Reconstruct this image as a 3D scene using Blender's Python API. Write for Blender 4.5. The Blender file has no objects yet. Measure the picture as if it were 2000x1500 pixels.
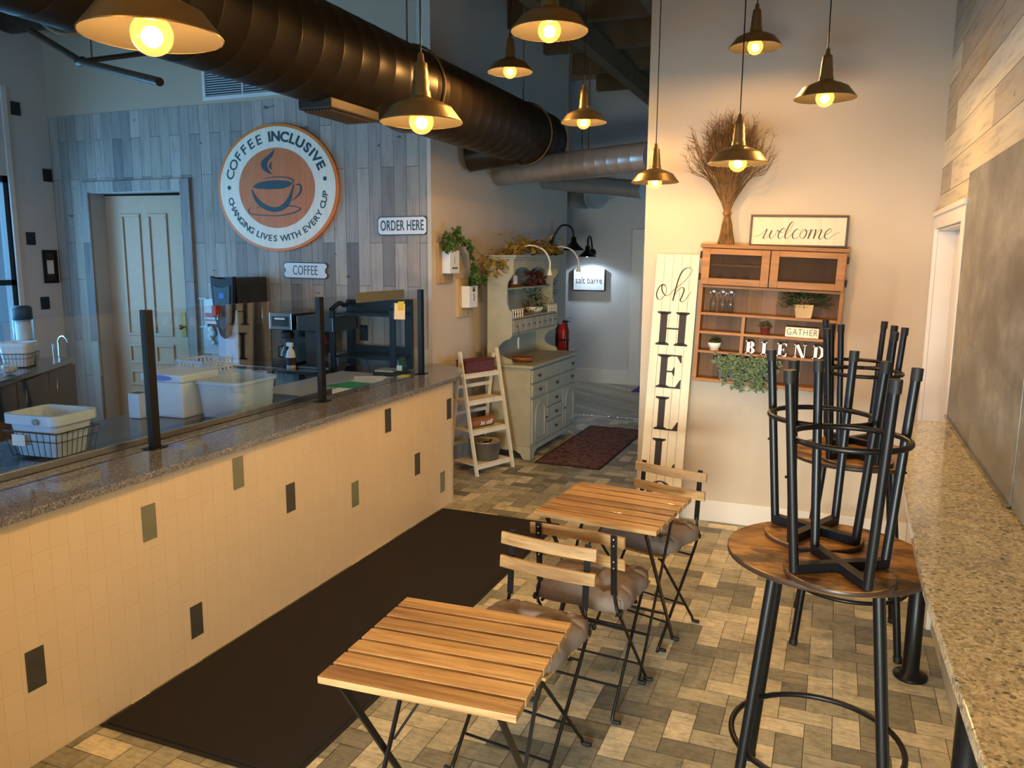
import bpy, bmesh, math, random
from mathutils import Vector, Matrix
R = math.radians
PI = math.pi
C = bpy.context.scene.collection
SC = bpy.context.scene

# ---------------------------------------------------------------- camera
CAM = Vector((0.0, 0.0, 1.8))
FPX = 1560.0
RM = ((0.92777746, 0.06497453, -0.3674334), (0.37307594, -0.14415811, 0.91653302), (0.00658279, -0.98741924, -0.15798708))
cd = bpy.data.cameras.new('camera')
cam = bpy.data.objects.new('camera', cd)
C.objects.link(cam)
cam.matrix_world = Matrix(((RM[0][0], -RM[0][1], -RM[0][2], CAM.x), (RM[1][0], -RM[1][1], -RM[1][2], CAM.y), (RM[2][0], -RM[2][1], -RM[2][2], CAM.z), (0, 0, 0, 1)))
cd.sensor_width = 36.0
cd.lens = FPX / 2000 * 36.0
cd.clip_start = 0.05
SC.camera = cam


def ray(u, v):
    a, b = u - 1000.0, v - 750.0
    return Vector([RM[i][0] * a + RM[i][1] * b + RM[i][2] * FPX for i in range(3)])


def az(u, v, z):
    r = ray(u, v)
    return CAM + r * ((z - CAM.z) / r.z)


def ay(u, v, y):
    r = ray(u, v)
    return CAM + r * (y / r.y)


def ax(u, v, x):
    r = ray(u, v)
    return CAM + r * (x / r.x)


# ---------------------------------------------------------------- light and exposure
w = bpy.data.worlds.new('dusk_sky')
SC.world = w
w.use_nodes = True
bg = w.node_tree.nodes['Background']
bg.inputs[0].default_value = (0.22, 0.56, 1.0, 1)
bg.inputs[1].default_value = 11.0
SC.view_settings.view_transform = 'Standard'
SC.view_settings.look = 'None'
SC.view_settings.gamma = 1.0
SC.view_settings.use_curve_mapping = False
SC.view_settings.exposure = 0.0
LAMP_W = 29.0
LAMP_COL = (1.0, 0.65, 0.30)


def portal(name, loc, rot, sx, sy):
    l = bpy.data.lights.new(name, 'AREA')
    l.shape = 'RECTANGLE'
    l.size, l.size_y = sx, sy
    o = bpy.data.objects.new(name, l)
    C.objects.link(o)
    o.location = loc
    o.rotation_euler = rot
    l.cycles.is_portal = True
    return o


# light enters by three windows: the kitchen's, the shop front behind the camera and one round the corner of the hallway
portal('kitchen_window_daylight', (-7.26, 4.0, 1.55), (0, R(-90), 0), 1.9, 2.6)
portal('shopfront_daylight', (-5.0, -2.62, 1.3), (R(90), 0, 0), 3.4, 1.4)
portal('hallway_window_daylight', (2.62, 7.2, 0.55), (0, R(90), 0), 0.8, 1.6)
fd = bpy.data.lights.new('front_fill_light', 'AREA')  # added fill lamp for front daylight; the wall behind has no opening
fd.shape = 'RECTANGLE'
fd.size, fd.size_y = 1.3, 0.8
fd.energy = 165
fd.spread = R(120)
fd.color = (0.92, 1.0, 0.92)
fo = bpy.data.objects.new('front_fill_light', fd)
C.objects.link(fo)
fo.location = (-0.2, -2.47, 0.9)
fo.rotation_euler = (R(88), 0, 0)


# ---------------------------------------------------------------- mesh builder
TONE = random.Random(5)


class MB:
    def __init__(s):
        s.v, s.f, s.sm, s.m = [], [], [], Matrix.Identity(4)

    def add(s, vs, fs, smooth=False, m=None):
        b = len(s.v)
        mm = s.m @ m if m is not None else s.m
        s.v += [mm @ Vector(p) for p in vs]
        s.f += [[b + i for i in f] for f in fs]
        s.sm += [smooth] * len(fs)
        return s

    def box(s, x0, x1, y0, y1, z0, z1, m=None):
        return s.add([(x0, y0, z0), (x1, y0, z0), (x1, y1, z0), (x0, y1, z0), (x0, y0, z1), (x1, y0, z1), (x1, y1, z1), (x0, y1, z1)],
                     [(3, 2, 1, 0), (4, 5, 6, 7), (0, 1, 5, 4), (1, 2, 6, 5), (2, 3, 7, 6), (3, 0, 4, 7)], False, m)

    def bar(s, a, b, wd, th, up=(0, 0, 1)):
        a, b = Vector(a), Vector(b)
        d = (b - a)
        L = d.length
        d.normalize()
        u = Vector(up)
        x = d.cross(u)
        if x.length < 1e-4:
            x = d.cross(Vector((0, 1, 0)))
        x.normalize()
        u = x.cross(d)
        m = Matrix(((x.x, d.x, u.x, a.x), (x.y, d.y, u.y, a.y), (x.z, d.z, u.z, a.z), (0, 0, 0, 1)))
        return s.box(-wd / 2, wd / 2, 0, L, -th / 2, th / 2, m)

    def tube(s, pts, r, n=10, closed=False, flat=1.0, fdir=None, caps=True):
        pts = [Vector(p) for p in pts]
        rs = r if isinstance(r, (list, tuple)) else [r] * len(pts)
        N = len(pts)
        vs, fs = [], []
        ref = None
        for i, p in enumerate(pts):
            if closed:
                t = pts[(i + 1) % N] - pts[i - 1]
            else:
                t = pts[min(i + 1, N - 1)] - pts[max(i - 1, 0)]
            t.normalize()
            if fdir is not None:
                a = Vector(fdir)
                a = (a - t * a.dot(t)).normalized()
            else:
                if ref is None:
                    ref = Vector((0, 0, 1)) if abs(t.z) < 0.9 else Vector((1, 0, 0))
                a = (ref - t * ref.dot(t)).normalized()
                ref = a
            b = t.cross(a)
            for k in range(n):
                an = 2 * PI * k / n
                vs.append(p + a * (math.cos(an) * rs[i] * flat) + b * (math.sin(an) * rs[i]))
        for i in range(N if closed else N - 1):
            j = (i + 1) % N
            for k in range(n):
                k2 = (k + 1) % n
                fs.append((i * n + k, i * n + k2, j * n + k2, j * n + k))
        s.add(vs, fs, True)
        if not closed and caps:
            s.add(vs[:n], [tuple(reversed(range(n)))], False)
            s.add(vs[-n:], [tuple(range(n))], False)
        return s

    def lathe(s, prof, c=(0, 0, 0), n=24, m=None, smooth=True):
        vs, fs = [], []
        for (r, z) in prof:
            for k in range(n):
                a = 2 * PI * k / n
                vs.append((c[0] + r * math.cos(a), c[1] + r * math.sin(a), c[2] + z))
        for i in range(len(prof) - 1):
            for k in range(n):
                k2 = (k + 1) % n
                fs.append((i * n + k, i * n + k2, (i + 1) * n + k2, (i + 1) * n + k))
        return s.add(vs, fs, smooth, m)

    def disc(s, r, z0, z1, c=(0, 0), n=40, bev=0.0):
        b = bev
        pr = [(0.0001, z0), (r - b, z0), (r, z0 + b), (r, z1 - b), (r - b, z1), (0.0001, z1)] if b else [(0.0001, z0), (r, z0), (r, z1), (0.0001, z1)]
        return s.lathe(pr, (c[0], c[1], 0), n, None, False)

    def prism(s, poly, d0, d1, m=None):
        # polygon in x,z extruded along y
        n = len(poly)
        vs = [(p[0], d0, p[1]) for p in poly] + [(p[0], d1, p[1]) for p in poly]
        fs = [tuple(range(n)), tuple(reversed(range(n, 2 * n)))] + [(i, i + n, (i + 1) % n + n, (i + 1) % n) for i in range(n)]
        return s.add(vs, fs, False, m)

    def ball(s, c, r, n=12, sc=(1, 1, 1)):
        pr = [(max(1e-4, r * math.sin(PI * i / n)) * 1.0, -r * math.cos(PI * i / n)) for i in range(n + 1)]
        m = Matrix.Translation(Vector(c)) @ Matrix.Diagonal((sc[0], sc[1], sc[2], 1))
        return s.lathe(pr, (0, 0, 0), n + 4, m)

    def build(s, name, mat, parent=None, bev=0.0, seg=2, merge=False):
        me = bpy.data.meshes.new(name)
        me.from_pydata([tuple(p) for p in s.v], [], s.f)
        me.polygons.foreach_set('use_smooth', s.sm)
        me.update()
        bm = bmesh.new()
        bm.from_mesh(me)
        if merge:
            bmesh.ops.remove_doubles(bm, verts=bm.verts, dist=1e-5)
        if bev:
            es = [e for e in bm.edges if len(e.link_faces) == 2 and e.calc_face_angle(0) > 0.6]
            bmesh.ops.bevel(bm, geom=es, offset=bev, segments=seg, affect='EDGES', profile=0.6)
        bmesh.ops.recalc_face_normals(bm, faces=bm.faces)
        bm.to_mesh(me)
        bm.free()
        me.materials.append(mat)
        o = bpy.data.objects.new(name, me)
        C.objects.link(o)
        o.color = (TONE.random(), TONE.random(), TONE.random(), 1)
        if parent:
            o.parent = parent
        return o


def tag(o, label=None, cat=None, group=None, kind=None):
    if label:
        o['label'] = label
    if cat:
        o['category'] = cat
    if group:
        o['group'] = group
    if kind:
        o['kind'] = kind
    return o


def thing(name, label, cat, loc=(0, 0, 0), rz=0.0, group=None):
    o = bpy.data.objects.new(name, None)
    o.empty_display_size = 0.1
    C.objects.link(o)
    o.location = loc
    o.rotation_euler = (0, 0, rz)
    return tag(o, label, cat, group)


def dup(root, loc, rz, label, parent=None):
    c = root.copy()
    C.objects.link(c)
    if parent is None:
        c.location = loc
        c.rotation_euler = (0, 0, rz)
        if label:
            c['label'] = label
    else:
        c.parent = parent
    for ch in [o for o in C.objects if o.parent == root]:
        dup(ch, None, None, None, c)
    return c


def struct(o):
    o['kind'] = 'structure'
    return o


def arc(c, r, a0, a1, n=12, plane='xy', z=0.0):
    out = []
    for i in range(n + 1):
        a = a0 + (a1 - a0) * i / n
        if plane == 'xy':
            out.append((c[0] + r * math.cos(a), c[1] + r * math.sin(a), z))
        elif plane == 'xz':
            out.append((c[0] + r * math.cos(a), z, c[1] + r * math.sin(a)))
        else:
            out.append((z, c[0] + r * math.cos(a), c[1] + r * math.sin(a)))
    return out


def smooth_path(pts, n=6):
    P = [Vector(p) for p in pts]
    out = []
    for i in range(len(P) - 1):
        p0 = P[max(i - 1, 0)]
        p1, p2 = P[i], P[i + 1]
        p3 = P[min(i + 2, len(P) - 1)]
        for k in range(n):
            t = k / n
            out.append(0.5 * ((2 * p1) + (p2 - p0) * t + (2 * p0 - 5 * p1 + 4 * p2 - p3) * t * t + (3 * p1 - p0 - 3 * p2 + p3) * t ** 3))
    out.append(P[-1])
    return out


# ---------------------------------------------------------------- materials
def lin(c):
    return tuple(((x / 255) / 12.92 if x / 255 <= 0.04045 else ((x / 255 + 0.055) / 1.055) ** 2.4) for x in c) + (1,)


class MT:
    def __init__(s, name):
        s.mat = bpy.data.materials.new(name)
        s.mat.use_nodes = True
        s.t = s.mat.node_tree
        s.b = s.t.nodes['Principled BSDF']

    def n(s, k, **kw):
        nd = s.t.nodes.new(k)
        for a, b in kw.items():
            if a.startswith('i_'):
                nd.inputs[a[2:].replace('_', ' ')].default_value = b
            else:
                setattr(nd, a, b)
        return nd

    def l(s, a, b):
        s.t.links.new(a, b)

    def coord(s, scale=(1, 1, 1), rot=(0, 0, 0), loc=(0, 0, 0), world=False):
        mp = s.n('ShaderNodeMapping')
        mp.inputs['Scale'].default_value = scale
        mp.inputs['Rotation'].default_value = rot
        mp.inputs['Location'].default_value = loc
        if world:
            g = s.n('ShaderNodeNewGeometry')
            s.l(g.outputs['Position'], mp.inputs[0])
        else:
            g = s.n('ShaderNodeTexCoord')
            s.l(g.outputs['Object'], mp.inputs[0])
        return mp.outputs[0]

    def ramp(s, fac, stops, interp='LINEAR'):
        r = s.n('ShaderNodeValToRGB')
        r.color_ramp.interpolation = interp
        el = r.color_ramp.elements
        while len(el) < len(stops):
            el.new(0.5)
        for e, (p, c) in zip(el, stops):
            e.position = p
            e.color = c if len(c) == 4 else tuple(c) + (1,)
        s.l(fac, r.inputs[0])
        return r.outputs[0]

    def noise(s, co, scale=5, detail=4, rough=0.55):
        nd = s.n('ShaderNodeTexNoise')
        nd.inputs['Scale'].default_value = scale
        nd.inputs['Detail'].default_value = detail
        nd.inputs['Roughness'].default_value = rough
        if co is not None:
            s.l(co, nd.inputs['Vector'])
        return nd.outputs['Fac']

    def mix(s, fac, a, b, mode='MIX'):
        nd = s.n('ShaderNodeMix', data_type='RGBA', blend_type=mode)
        if isinstance(fac, (int, float)):
            nd.inputs[0].default_value = fac
        else:
            s.l(fac, nd.inputs[0])
        for i, x in ((6, a), (7, b)):
            if isinstance(x, tuple):
                nd.inputs[i].default_value = x
            else:
                s.l(x, nd.inputs[i])
        return nd.outputs[2]

    def bump(s, h, strength=0.3, dist=0.01):
        nd = s.n('ShaderNodeBump')
        nd.inputs['Strength'].default_value = strength
        nd.inputs['Distance'].default_value = dist
        s.l(h, nd.inputs['Height'])
        s.l(nd.outputs[0], s.b.inputs['Normal'])

    def col(s, c):
        if isinstance(c, tuple):
            s.b.inputs['Base Color'].default_value = c
        else:
            s.l(c, s.b.inputs['Base Color'])
        return s

    def set(s, **kw):
        for k, v in kw.items():
            s.b.inputs[k.replace('_', ' ')].default_value = v
        return s


def flat(name, c, rough=0.5, metal=0.0, spec=0.5, var=0.06, scale=18.0):
    m = MT(name)
    c = lin(c)
    nz = m.noise(m.coord(), scale, 3)
    d = tuple(x * (1 - var) for x in c[:3]) + (1,)
    e = tuple(min(1, x * (1 + var)) for x in c[:3]) + (1,)
    m.col(m.ramp(nz, [(0.3, d), (0.7, e)]))
    m.set(Roughness=rough, Metallic=metal, Specular_IOR_Level=spec)
    return m.mat


def wood(name, cols, stretch=(1.2, 18, 18), rough=0.5, knots=0.0, scale=3.0, coat=0.0):
    """grain runs along the axis with the small stretch; tone differs per object"""
    m = MT(name)
    co = m.coord(scale=stretch)
    oi = m.n('ShaderNodeObjectInfo')
    add = m.n('ShaderNodeVectorMath', operation='ADD')
    cmb = m.n('ShaderNodeCombineXYZ')
    mul = m.n('ShaderNodeMath', operation='MULTIPLY')
    mul.inputs[1].default_value = 40
    sc_ = m.n('ShaderNodeSeparateColor')
    m.l(oi.outputs['Color'], sc_.inputs[0])
    m.l(sc_.outputs[1], mul.inputs[0])
    for k in range(3):
        m.l(mul.outputs[0], cmb.inputs[k])
    m.l(co, add.inputs[0])
    m.l(cmb.outputs[0], add.inputs[1])
    n1 = m.noise(add.outputs[0], scale, 6, 0.6)
    n2 = m.noise(add.outputs[0], scale * 0.35, 2)
    st = [(i / (len(cols) - 1) * 0.5 + 0.25, lin(c)) for i, c in enumerate(cols)]
    c1 = m.ramp(n1, st)
    c2 = m.mix(m.ramp(n2, [(0.35, (0, 0, 0)), (0.65, (0.55, 0.55, 0.55))]), c1, lin(cols[0]))
    # per-board tone
    rr = m.ramp(sc_.outputs[0], [(0.0, (0.56, 0.5, 0.44)), (0.35, (1.05, 1.03, 1.0)), (0.65, (0.74, 0.69, 0.64)), (1.0, (1.15, 1.16, 1.14))])
    c3 = m.mix(1.0, c2, rr, 'MULTIPLY')
    m.col(c3)
    m.bump(n1, 0.12, 0.002)
    m.set(Roughness=rough, Coat_Weight=coat)
    return m.mat


def plank_mat(name, cols, bw, bh, axes, rough=0.75, gap=(0.03, 0.028, 0.025, 1), seed=0.0, bumpd=0.004):
    """boards from a brick texture: random tone per board, grain and dark joints"""
    m = MT(name)
    if axes == 'diag':
        co = m.coord(rot=(0, 0, R(38)), world=True)
    else:
        gg = m.n('ShaderNodeNewGeometry')
        sp3 = m.n('ShaderNodeSeparateXYZ')
        m.l(gg.outputs['Position'], sp3.inputs[0])
        cb3 = m.n('ShaderNodeCombineXYZ')
        m.l(sp3.outputs[axes[0]], cb3.inputs[0])
        m.l(sp3.outputs[axes[1]], cb3.inputs[1])
        cb3.inputs[2].default_value = seed
        co = cb3.outputs[0]
    br = m.n('ShaderNodeTexBrick')
    br.offset = 0.37
    br.offset_frequency = 2
    br.squash = 1.0
    for k, v in (('Scale', 1.0), ('Brick Width', bw), ('Row Height', bh), ('Mortar Size', 0.0016), ('Mortar Smooth', 0.1), ('Bias', 0.0)):
        br.inputs[k].default_value = v
    br.inputs['Color1'].default_value = (0, 0, 0, 1)
    br.inputs['Color2'].default_value = (1, 1, 1, 1)
    br.inputs['Mortar'].default_value = (0.5, 0.5, 0.5, 1)
    m.l(co, br.inputs['Vector'])
    st = [(i / len(cols), lin(c)) for i, c in enumerate(cols)]
    base = m.ramp(br.outputs['Color'], st, 'LINEAR')
    g = m.n('ShaderNodeMapping')
    g.inputs['Scale'].default_value = (2.5, 26, 26)
    m.l(co, g.inputs[0])
    addv = m.n('ShaderNodeVectorMath', operation='ADD')
    m.l(g.outputs[0], addv.inputs[0])
    sc = m.n('ShaderNodeVectorMath', operation='SCALE')
    sc.inputs['Scale'].default_value = 17.0
    m.l(br.outputs['Color'], sc.inputs[0])
    m.l(sc.outputs[0], addv.inputs[1])
    gr = m.noise(addv.outputs[0], 1.0, 6, 0.65)
    gcol = m.ramp(gr, [(0.25, (0.62, 0.6, 0.58)), (0.5, (1, 1, 1)), (0.8, (1.12, 1.1, 1.08))])
    c = m.mix(1.0, base, gcol, 'MULTIPLY')
    # knots and weather spots
    vn = m.noise(m.coord(scale=(9, 14, 14), world=True), 1.0, 2)
    sp = m.ramp(vn, [(0.72, (1, 1, 1)), (0.78, (0.35, 0.31, 0.28))])
    c = m.mix(1.0, c, sp, 'MULTIPLY')
    c = m.mix(br.outputs['Fac'], c, gap)
    m.col(c)
    h = m.mix(br.outputs['Fac'], gr, (0, 0, 0, 1))
    m.bump(h, 0.5, bumpd)
    m.set(Roughness=rough)
    return m.mat


def granite(name, cols, scale, rough=0.08):
    m = MT(name)
    co = m.coord(world=True)
    v1 = m.n('ShaderNodeTexVoronoi')
    v1.inputs['Scale'].default_value = scale
    m.l(co, v1.inputs['Vector'])
    sep = m.n('ShaderNodeSeparateColor')
    m.l(v1.outputs['Color'], sep.inputs[0])
    nz = m.noise(co, scale * 0.9, 5, 0.7)
    av = m.n('ShaderNodeMath', operation='ADD')
    m.l(sep.outputs[0], av.inputs[0])
    m.l(nz, av.inputs[1])
    hv = m.n('ShaderNodeMath', operation='MULTIPLY')
    hv.inputs[1].default_value = 0.5
    m.l(av.outputs[0], hv.inputs[0])
    c = m.ramp(hv.outputs[0], [(0.22 + 0.56 * i / (len(cols) - 1), lin(x)) for i, x in enumerate(cols)])
    m.col(c)
    m.set(Roughness=rough, Specular_IOR_Level=0.6)
    return m.mat


M = {}
M['wall'] = flat('warm_grey_wall_paint', (200, 186, 168), 0.7, var=0.015, scale=3)
M['wall_white'] = flat('off_white_wall_paint', (205, 203, 200), 0.7, var=0.015, scale=3)
M['wall_upper'] = flat('warm_upper_wall_paint', (186, 166, 142), 0.7, var=0.015, scale=3)
M['trim'] = flat('white_trim_paint', (225, 219, 212), 0.4, var=0.02, scale=4)
M['ceiling'] = flat('haze_lifted_ceiling_paint', (176, 146, 104), 0.8, var=0.1, scale=3)  # base colour raised to carry the glow of lamp haze
M['joist'] = flat('haze_lifted_joist_paint', (112, 88, 58), 0.7, var=0.15, scale=6)  # joists raised for the lamp haze as well
M['plank_v'] = plank_mat('grey_barn_planks_upright', [(128, 122, 118), (176, 166, 156), (150, 140, 132), (192, 180, 166), (116, 112, 110), (164, 154, 142)], 0.95, 0.115, 'ZX', seed=0.21)
M['plank_h'] = plank_mat('pale_barn_planks_level', [(200, 188, 160), (222, 212, 184), (164, 152, 132), (232, 222, 192), (186, 174, 146)], 1.9, 0.155, 'YZ', seed=0.34)
M['black'] = flat('black_powder_coat', (16, 16, 18), 0.38, 0.3, var=0.1)
M['black_matte'] = flat('black_matte_plastic', (18, 18, 19), 0.6)
M['iron'] = flat('dark_bronze_rod', (30, 25, 22), 0.4, 0.5, var=0.15)
M['steel'] = flat('brushed_steel', (170, 170, 168), 0.22, 1.0, var=0.05, scale=30)
M['steel_dark'] = flat('dull_dark_steel', (96, 92, 88), 0.25, 1.0)
M['chrome'] = flat('chrome', (225, 225, 225), 0.06, 1.0, var=0.01)
M['duct'] = flat('galvanised_duct', (176, 172, 166), 0.32, 0.7, var=0.12, scale=5)
M['duct_dark'] = flat('dark_painted_duct', (62, 50, 34), 0.4, 0.6, var=0.1, scale=4)
M['granite'] = granite('sky_cooled_granite', [(52, 50, 54), (108, 108, 116), (92, 96, 108), (150, 150, 154), (84, 80, 84), (180, 180, 186)], 210, 0.06)  # palette cooled to put the reflected sky into the colour
M['granite_tan'] = granite('tan_speckled_granite', [(60, 56, 46), (166, 158, 132), (206, 198, 170), (146, 138, 116), (226, 220, 194), (104, 98, 80)], 120, 0.1)
M['tile_dark'] = flat('charcoal_tile_glaze', (74, 72, 66), 0.15, var=0.08)
M['tile_sage'] = flat('sage_tile_glaze', (122, 122, 100), 0.15, var=0.05)
M['slat'] = wood('oiled_acacia', [(136, 98, 56), (184, 146, 96), (208, 174, 122), (156, 118, 70)], (1.6, 22, 22), 0.42, coat=0.15)
M['rustic'] = None
M['pine'] = wood('amber_pine', [(132, 82, 34), (166, 114, 50), (186, 134, 68)], (14, 14, 1.4), 0.5)
M['pine_x'] = wood('amber_pine_level', [(132, 82, 34), (166, 114, 50), (186, 134, 68)], (1.4, 14, 14), 0.5)
M['pale_wood'] = wood('pale_plaque_wood', [(170, 140, 96), (206, 178, 132), (190, 160, 112)], (14, 14, 1.6), 0.6)
M['cream'] = flat('distressed_cream_paint', (228, 218, 196), 0.5, var=0.08, scale=9)
M['cream_ladder'] = flat('cream_ladder_paint', (218, 208, 184), 0.5, var=0.06)
M['hutch'] = flat('antique_grey_green_paint', (166, 160, 138), 0.45, var=0.1, scale=7)
M['cushion'] = flat('taupe_cotton', (120, 106, 98), 0.9, var=0.06, scale=40)
M['mat'] = flat('dark_brown_mat_pile', (27, 20, 17), 0.95, var=0.35, scale=160)
M['window_blue_plastic'] = flat('window_tinted_white_plastic', (186, 208, 230), 0.35, var=0.02)  # white plastic with the kitchen window's blue light put into the colour
M['white_plastic'] = flat('white_plastic', (228, 230, 230), 0.35, var=0.02)
M['paper'] = flat('white_paper', (230, 230, 226), 0.7, var=0.02)
M['ink'] = flat('dark_ink', (40, 30, 26), 0.6)
M['sign_ink'] = flat('slate_teal_paint', (44, 66, 74), 0.5)
M['sign_cream'] = wood('whitewashed_sign_wood', [(236, 218, 192), (252, 240, 222), (246, 230, 206)], (26, 26, 1.2), 0.5)
M['sign_orange'] = wood('orange_stained_wood', [(222, 112, 48), (240, 138, 70), (232, 124, 58)], (26, 26, 1.2), 0.5)
M['sign_rim'] = flat('orange_rim_paint', (236, 124, 36), 0.4)
M['gun'] = flat('aged_brass_shade', (156, 130, 88), 0.36, 0.85, var=0.12, scale=8)
M['shade_in'] = flat('dark_shade_lining', (30, 26, 20), 0.9, spec=0.1, var=0.03)
M['red'] = flat('fire_red_enamel', (190, 34, 26), 0.3)
M['green_leaf'] = flat('ivy_leaf', (74, 104, 44), 0.5, var=0.3, scale=30)
M['sage_leaf'] = flat('grey_green_leaf', (98, 118, 88), 0.55, var=0.5, scale=60)
M['dark_leaf'] = flat('deep_green_leaf', (46, 78, 40), 0.5, var=0.3, scale=30)
M['olive_leaf'] = flat('olive_gold_leaf', (140, 112, 34), 0.55, var=0.45, scale=14)
M['red_leaf'] = flat('dark_red_leaf', (110, 46, 34), 0.55, var=0.4, scale=20)
M['straw'] = flat('dry_brown_straw', (124, 92, 52), 0.8, var=0.35, scale=22)
M['back_board'] = wood('dark_back_board', [(92, 60, 28), (130, 90, 46), (112, 74, 34)], (14, 14, 1.4), 0.6)  # darker brown than the pine of the shelf
M['terracotta'] = flat('brick_red_pot', (128, 56, 44), 0.6)
M['brown_box'] = flat('dark_red_brown_leather', (92, 40, 22), 0.6, var=0.15)
M['log'] = wood('brown_log_wood', [(120, 74, 36), (164, 108, 56), (142, 90, 46)], (1.5, 14, 14), 0.5)
M['galv'] = flat('dull_zinc', (134, 130, 122), 0.45, 0.5, var=0.15)
M['yellow'] = flat('yellow_note_paper', (214, 206, 90), 0.7)
M['green_pl'] = flat('green_plastic', (44, 160, 104), 0.4)
M['blue_pl'] = flat('blue_label', (40, 110, 210), 0.4)
M['bottle_green'] = flat('dark_green_bottle', (26, 74, 62), 0.2)
M['brass'] = flat('brass_plate', (150, 122, 66), 0.5, 0.8)
M['cabinet_black'] = flat('black_cabinet', (28, 30, 34), 0.35)
M['laminate'] = flat('grey_laminate', (176, 178, 176), 0.3, var=0.03)
M['door'] = flat('old_cream_door_paint', (196, 160, 128), 0.45, var=0.03)
M['purple'] = flat('purple_mat', (74, 36, 120), 0.8)
M['outlet'] = flat('black_outlet', (22, 26, 30), 0.5)
M['exterior'] = flat('dark_blue_brick_outside', (14, 17, 24), 0.8, var=0.3, scale=3)
M['grey_strip'] = flat('grey_green_strip', (88, 90, 82), 0.5)

# rustic brown table top, blotchy
m = MT('rustic_brown_board')
co = m.coord(scale=(3.2, 9, 9), world=True, rot=(0, 0, R(32)))
n1 = m.noise(co, 1.9, 7, 0.66)
n2 = m.noise(m.coord(scale=(6, 9, 9), world=True, rot=(0, 0, R(32))), 1.4, 4)
c = m.ramp(n1, [(0.32, lin((66, 46, 24))), (0.45, lin((132, 94, 46))), (0.58, lin((184, 138, 72))), (0.74, lin((118, 84, 42)))])
c = m.mix(m.ramp(n2, [(0.50, (0, 0, 0)), (0.62, (0.85, 0.85, 0.85))]), c, lin((40, 28, 20)))
m.col(c)
m.set(Roughness=0.32)
M['rustic'] = m.mat

# leather-brown edge
M['rustic_edge'] = flat('dark_board_edge', (58, 38, 24), 0.4)

# blackboard: smeared chalk
m = MT('chalk_smeared_blackboard')
n1 = m.noise(m.coord(scale=(1, 1.2, 1.8), world=True), 2.2, 9, 0.75)
m.col(m.ramp(n1, [(0.32, lin((84, 84, 78))), (0.5, lin((112, 112, 104))), (0.68, lin((152, 152, 142)))]))
m.set(Roughness=0.3)
M['board'] = m.mat

# front tile wall: upright white brick tile with raised joints
m = MT('white_upright_brick_tile')
co = m.coord(rot=(R(90), 0, R(90)), world=True)
g = m.n('ShaderNodeNewGeometry')
sx = m.n('ShaderNodeSeparateXYZ')
m.l(g.outputs['Position'], sx.inputs[0])
cb = m.n('ShaderNodeCombineXYZ')
m.l(sx.outputs['Z'], cb.inputs[0])
m.l(sx.outputs['Y'], cb.inputs[1])
br = m.n('ShaderNodeTexBrick')
br.offset = 0.333
br.offset_frequency = 3
for k, v in (('Scale', 1.0), ('Brick Width', 0.152), ('Row Height', 0.0735), ('Mortar Size', 0.0016), ('Mortar Smooth', 0.35)):
    br.inputs[k].default_value = v
br.inputs['Color1'].default_value = lin((218, 196, 164))
br.inputs['Color2'].default_value = lin((215, 193, 161))
br.inputs['Mortar'].default_value = lin((207, 184, 151))
m.l(cb.outputs[0], br.inputs['Vector'])
m.col(br.outputs['Color'])
inv = m.n('ShaderNodeMath', operation='SUBTRACT')
inv.inputs[0].default_value = 1.0
m.l(br.outputs['Fac'], inv.inputs[1])
m.bump(inv.outputs[0], 0.35, 0.001)
m.set(Roughness=0.22)
M['tile'] = m.mat

# floor bricks: tone from a face attribute
m = MT('worn_brick_floor')
at = m.n('ShaderNodeAttribute', attribute_name='tone')
co = m.coord(world=True)
n1 = m.noise(co, 9, 7, 0.7)
n2 = m.noise(co, 38, 4, 0.6)
base = m.ramp(at.outputs['Fac'], [(0.0, lin((122, 120, 110))), (0.3, lin((158, 154, 138))), (0.6, lin((190, 184, 162))), (0.85, lin((228, 218, 192))), (1.0, lin((136, 136, 124)))])
c = m.mix(1.0, base, m.ramp(n1, [(0.3, (0.56, 0.55, 0.52)), (0.48, (0.95, 0.95, 0.94)), (0.72, (1.15, 1.13, 1.08))]), 'MULTIPLY')
n3 = m.noise(m.coord(world=True, scale=(3, 22, 3)), 3.0, 5, 0.7)
c = m.mix(1.0, c, m.ramp(n3, [(0.35, (0.76, 0.75, 0.72)), (0.55, (1.04, 1.03, 1.0))]), 'MULTIPLY')
c = m.mix(1.0, c, m.ramp(n2, [(0.3, (0.82, 0.82, 0.82)), (0.6, (1.04, 1.04, 1.04))]), 'MULTIPLY')
m.col(c)
m.bump(n2, 0.15, 0.002)
m.set(Roughness=0.5)
M['floor'] = m.mat
M['grout'] = flat('dark_floor_joint', (92, 84, 72), 0.9)
M['oak_floor'] = plank_mat('pale_diagonal_oak_boards', [(150, 142, 122), (172, 164, 140), (160, 150, 130), (186, 178, 152)], 1.2, 0.14, 'diag', 0.45, gap=lin((120, 110, 92)))

# rug
m = MT('worn_red_rug')
co = m.coord(scale=(1, 1, 1))
v = m.n('ShaderNodeTexVoronoi')
v.inputs['Scale'].default_value = 16
m.l(co, v.inputs['Vector'])
n1 = m.noise(co, 40, 4, 0.7)
c = m.mix(m.ramp(v.outputs['Distance'], [(0.3, (0, 0, 0)), (0.42, (1, 1, 1))]), lin((92, 38, 40)), lin((128, 92, 84)))
c = m.mix(m.ramp(n1, [(0.45, (0, 0, 0)), (0.6, (0.7, 0.7, 0.7))]), c, lin((66, 34, 42)))
m.col(c)
m.set(Roughness=0.95)
M['rug'] = m.mat
M['rug_edge'] = flat('dark_rug_border', (44, 26, 30), 0.95)


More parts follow.
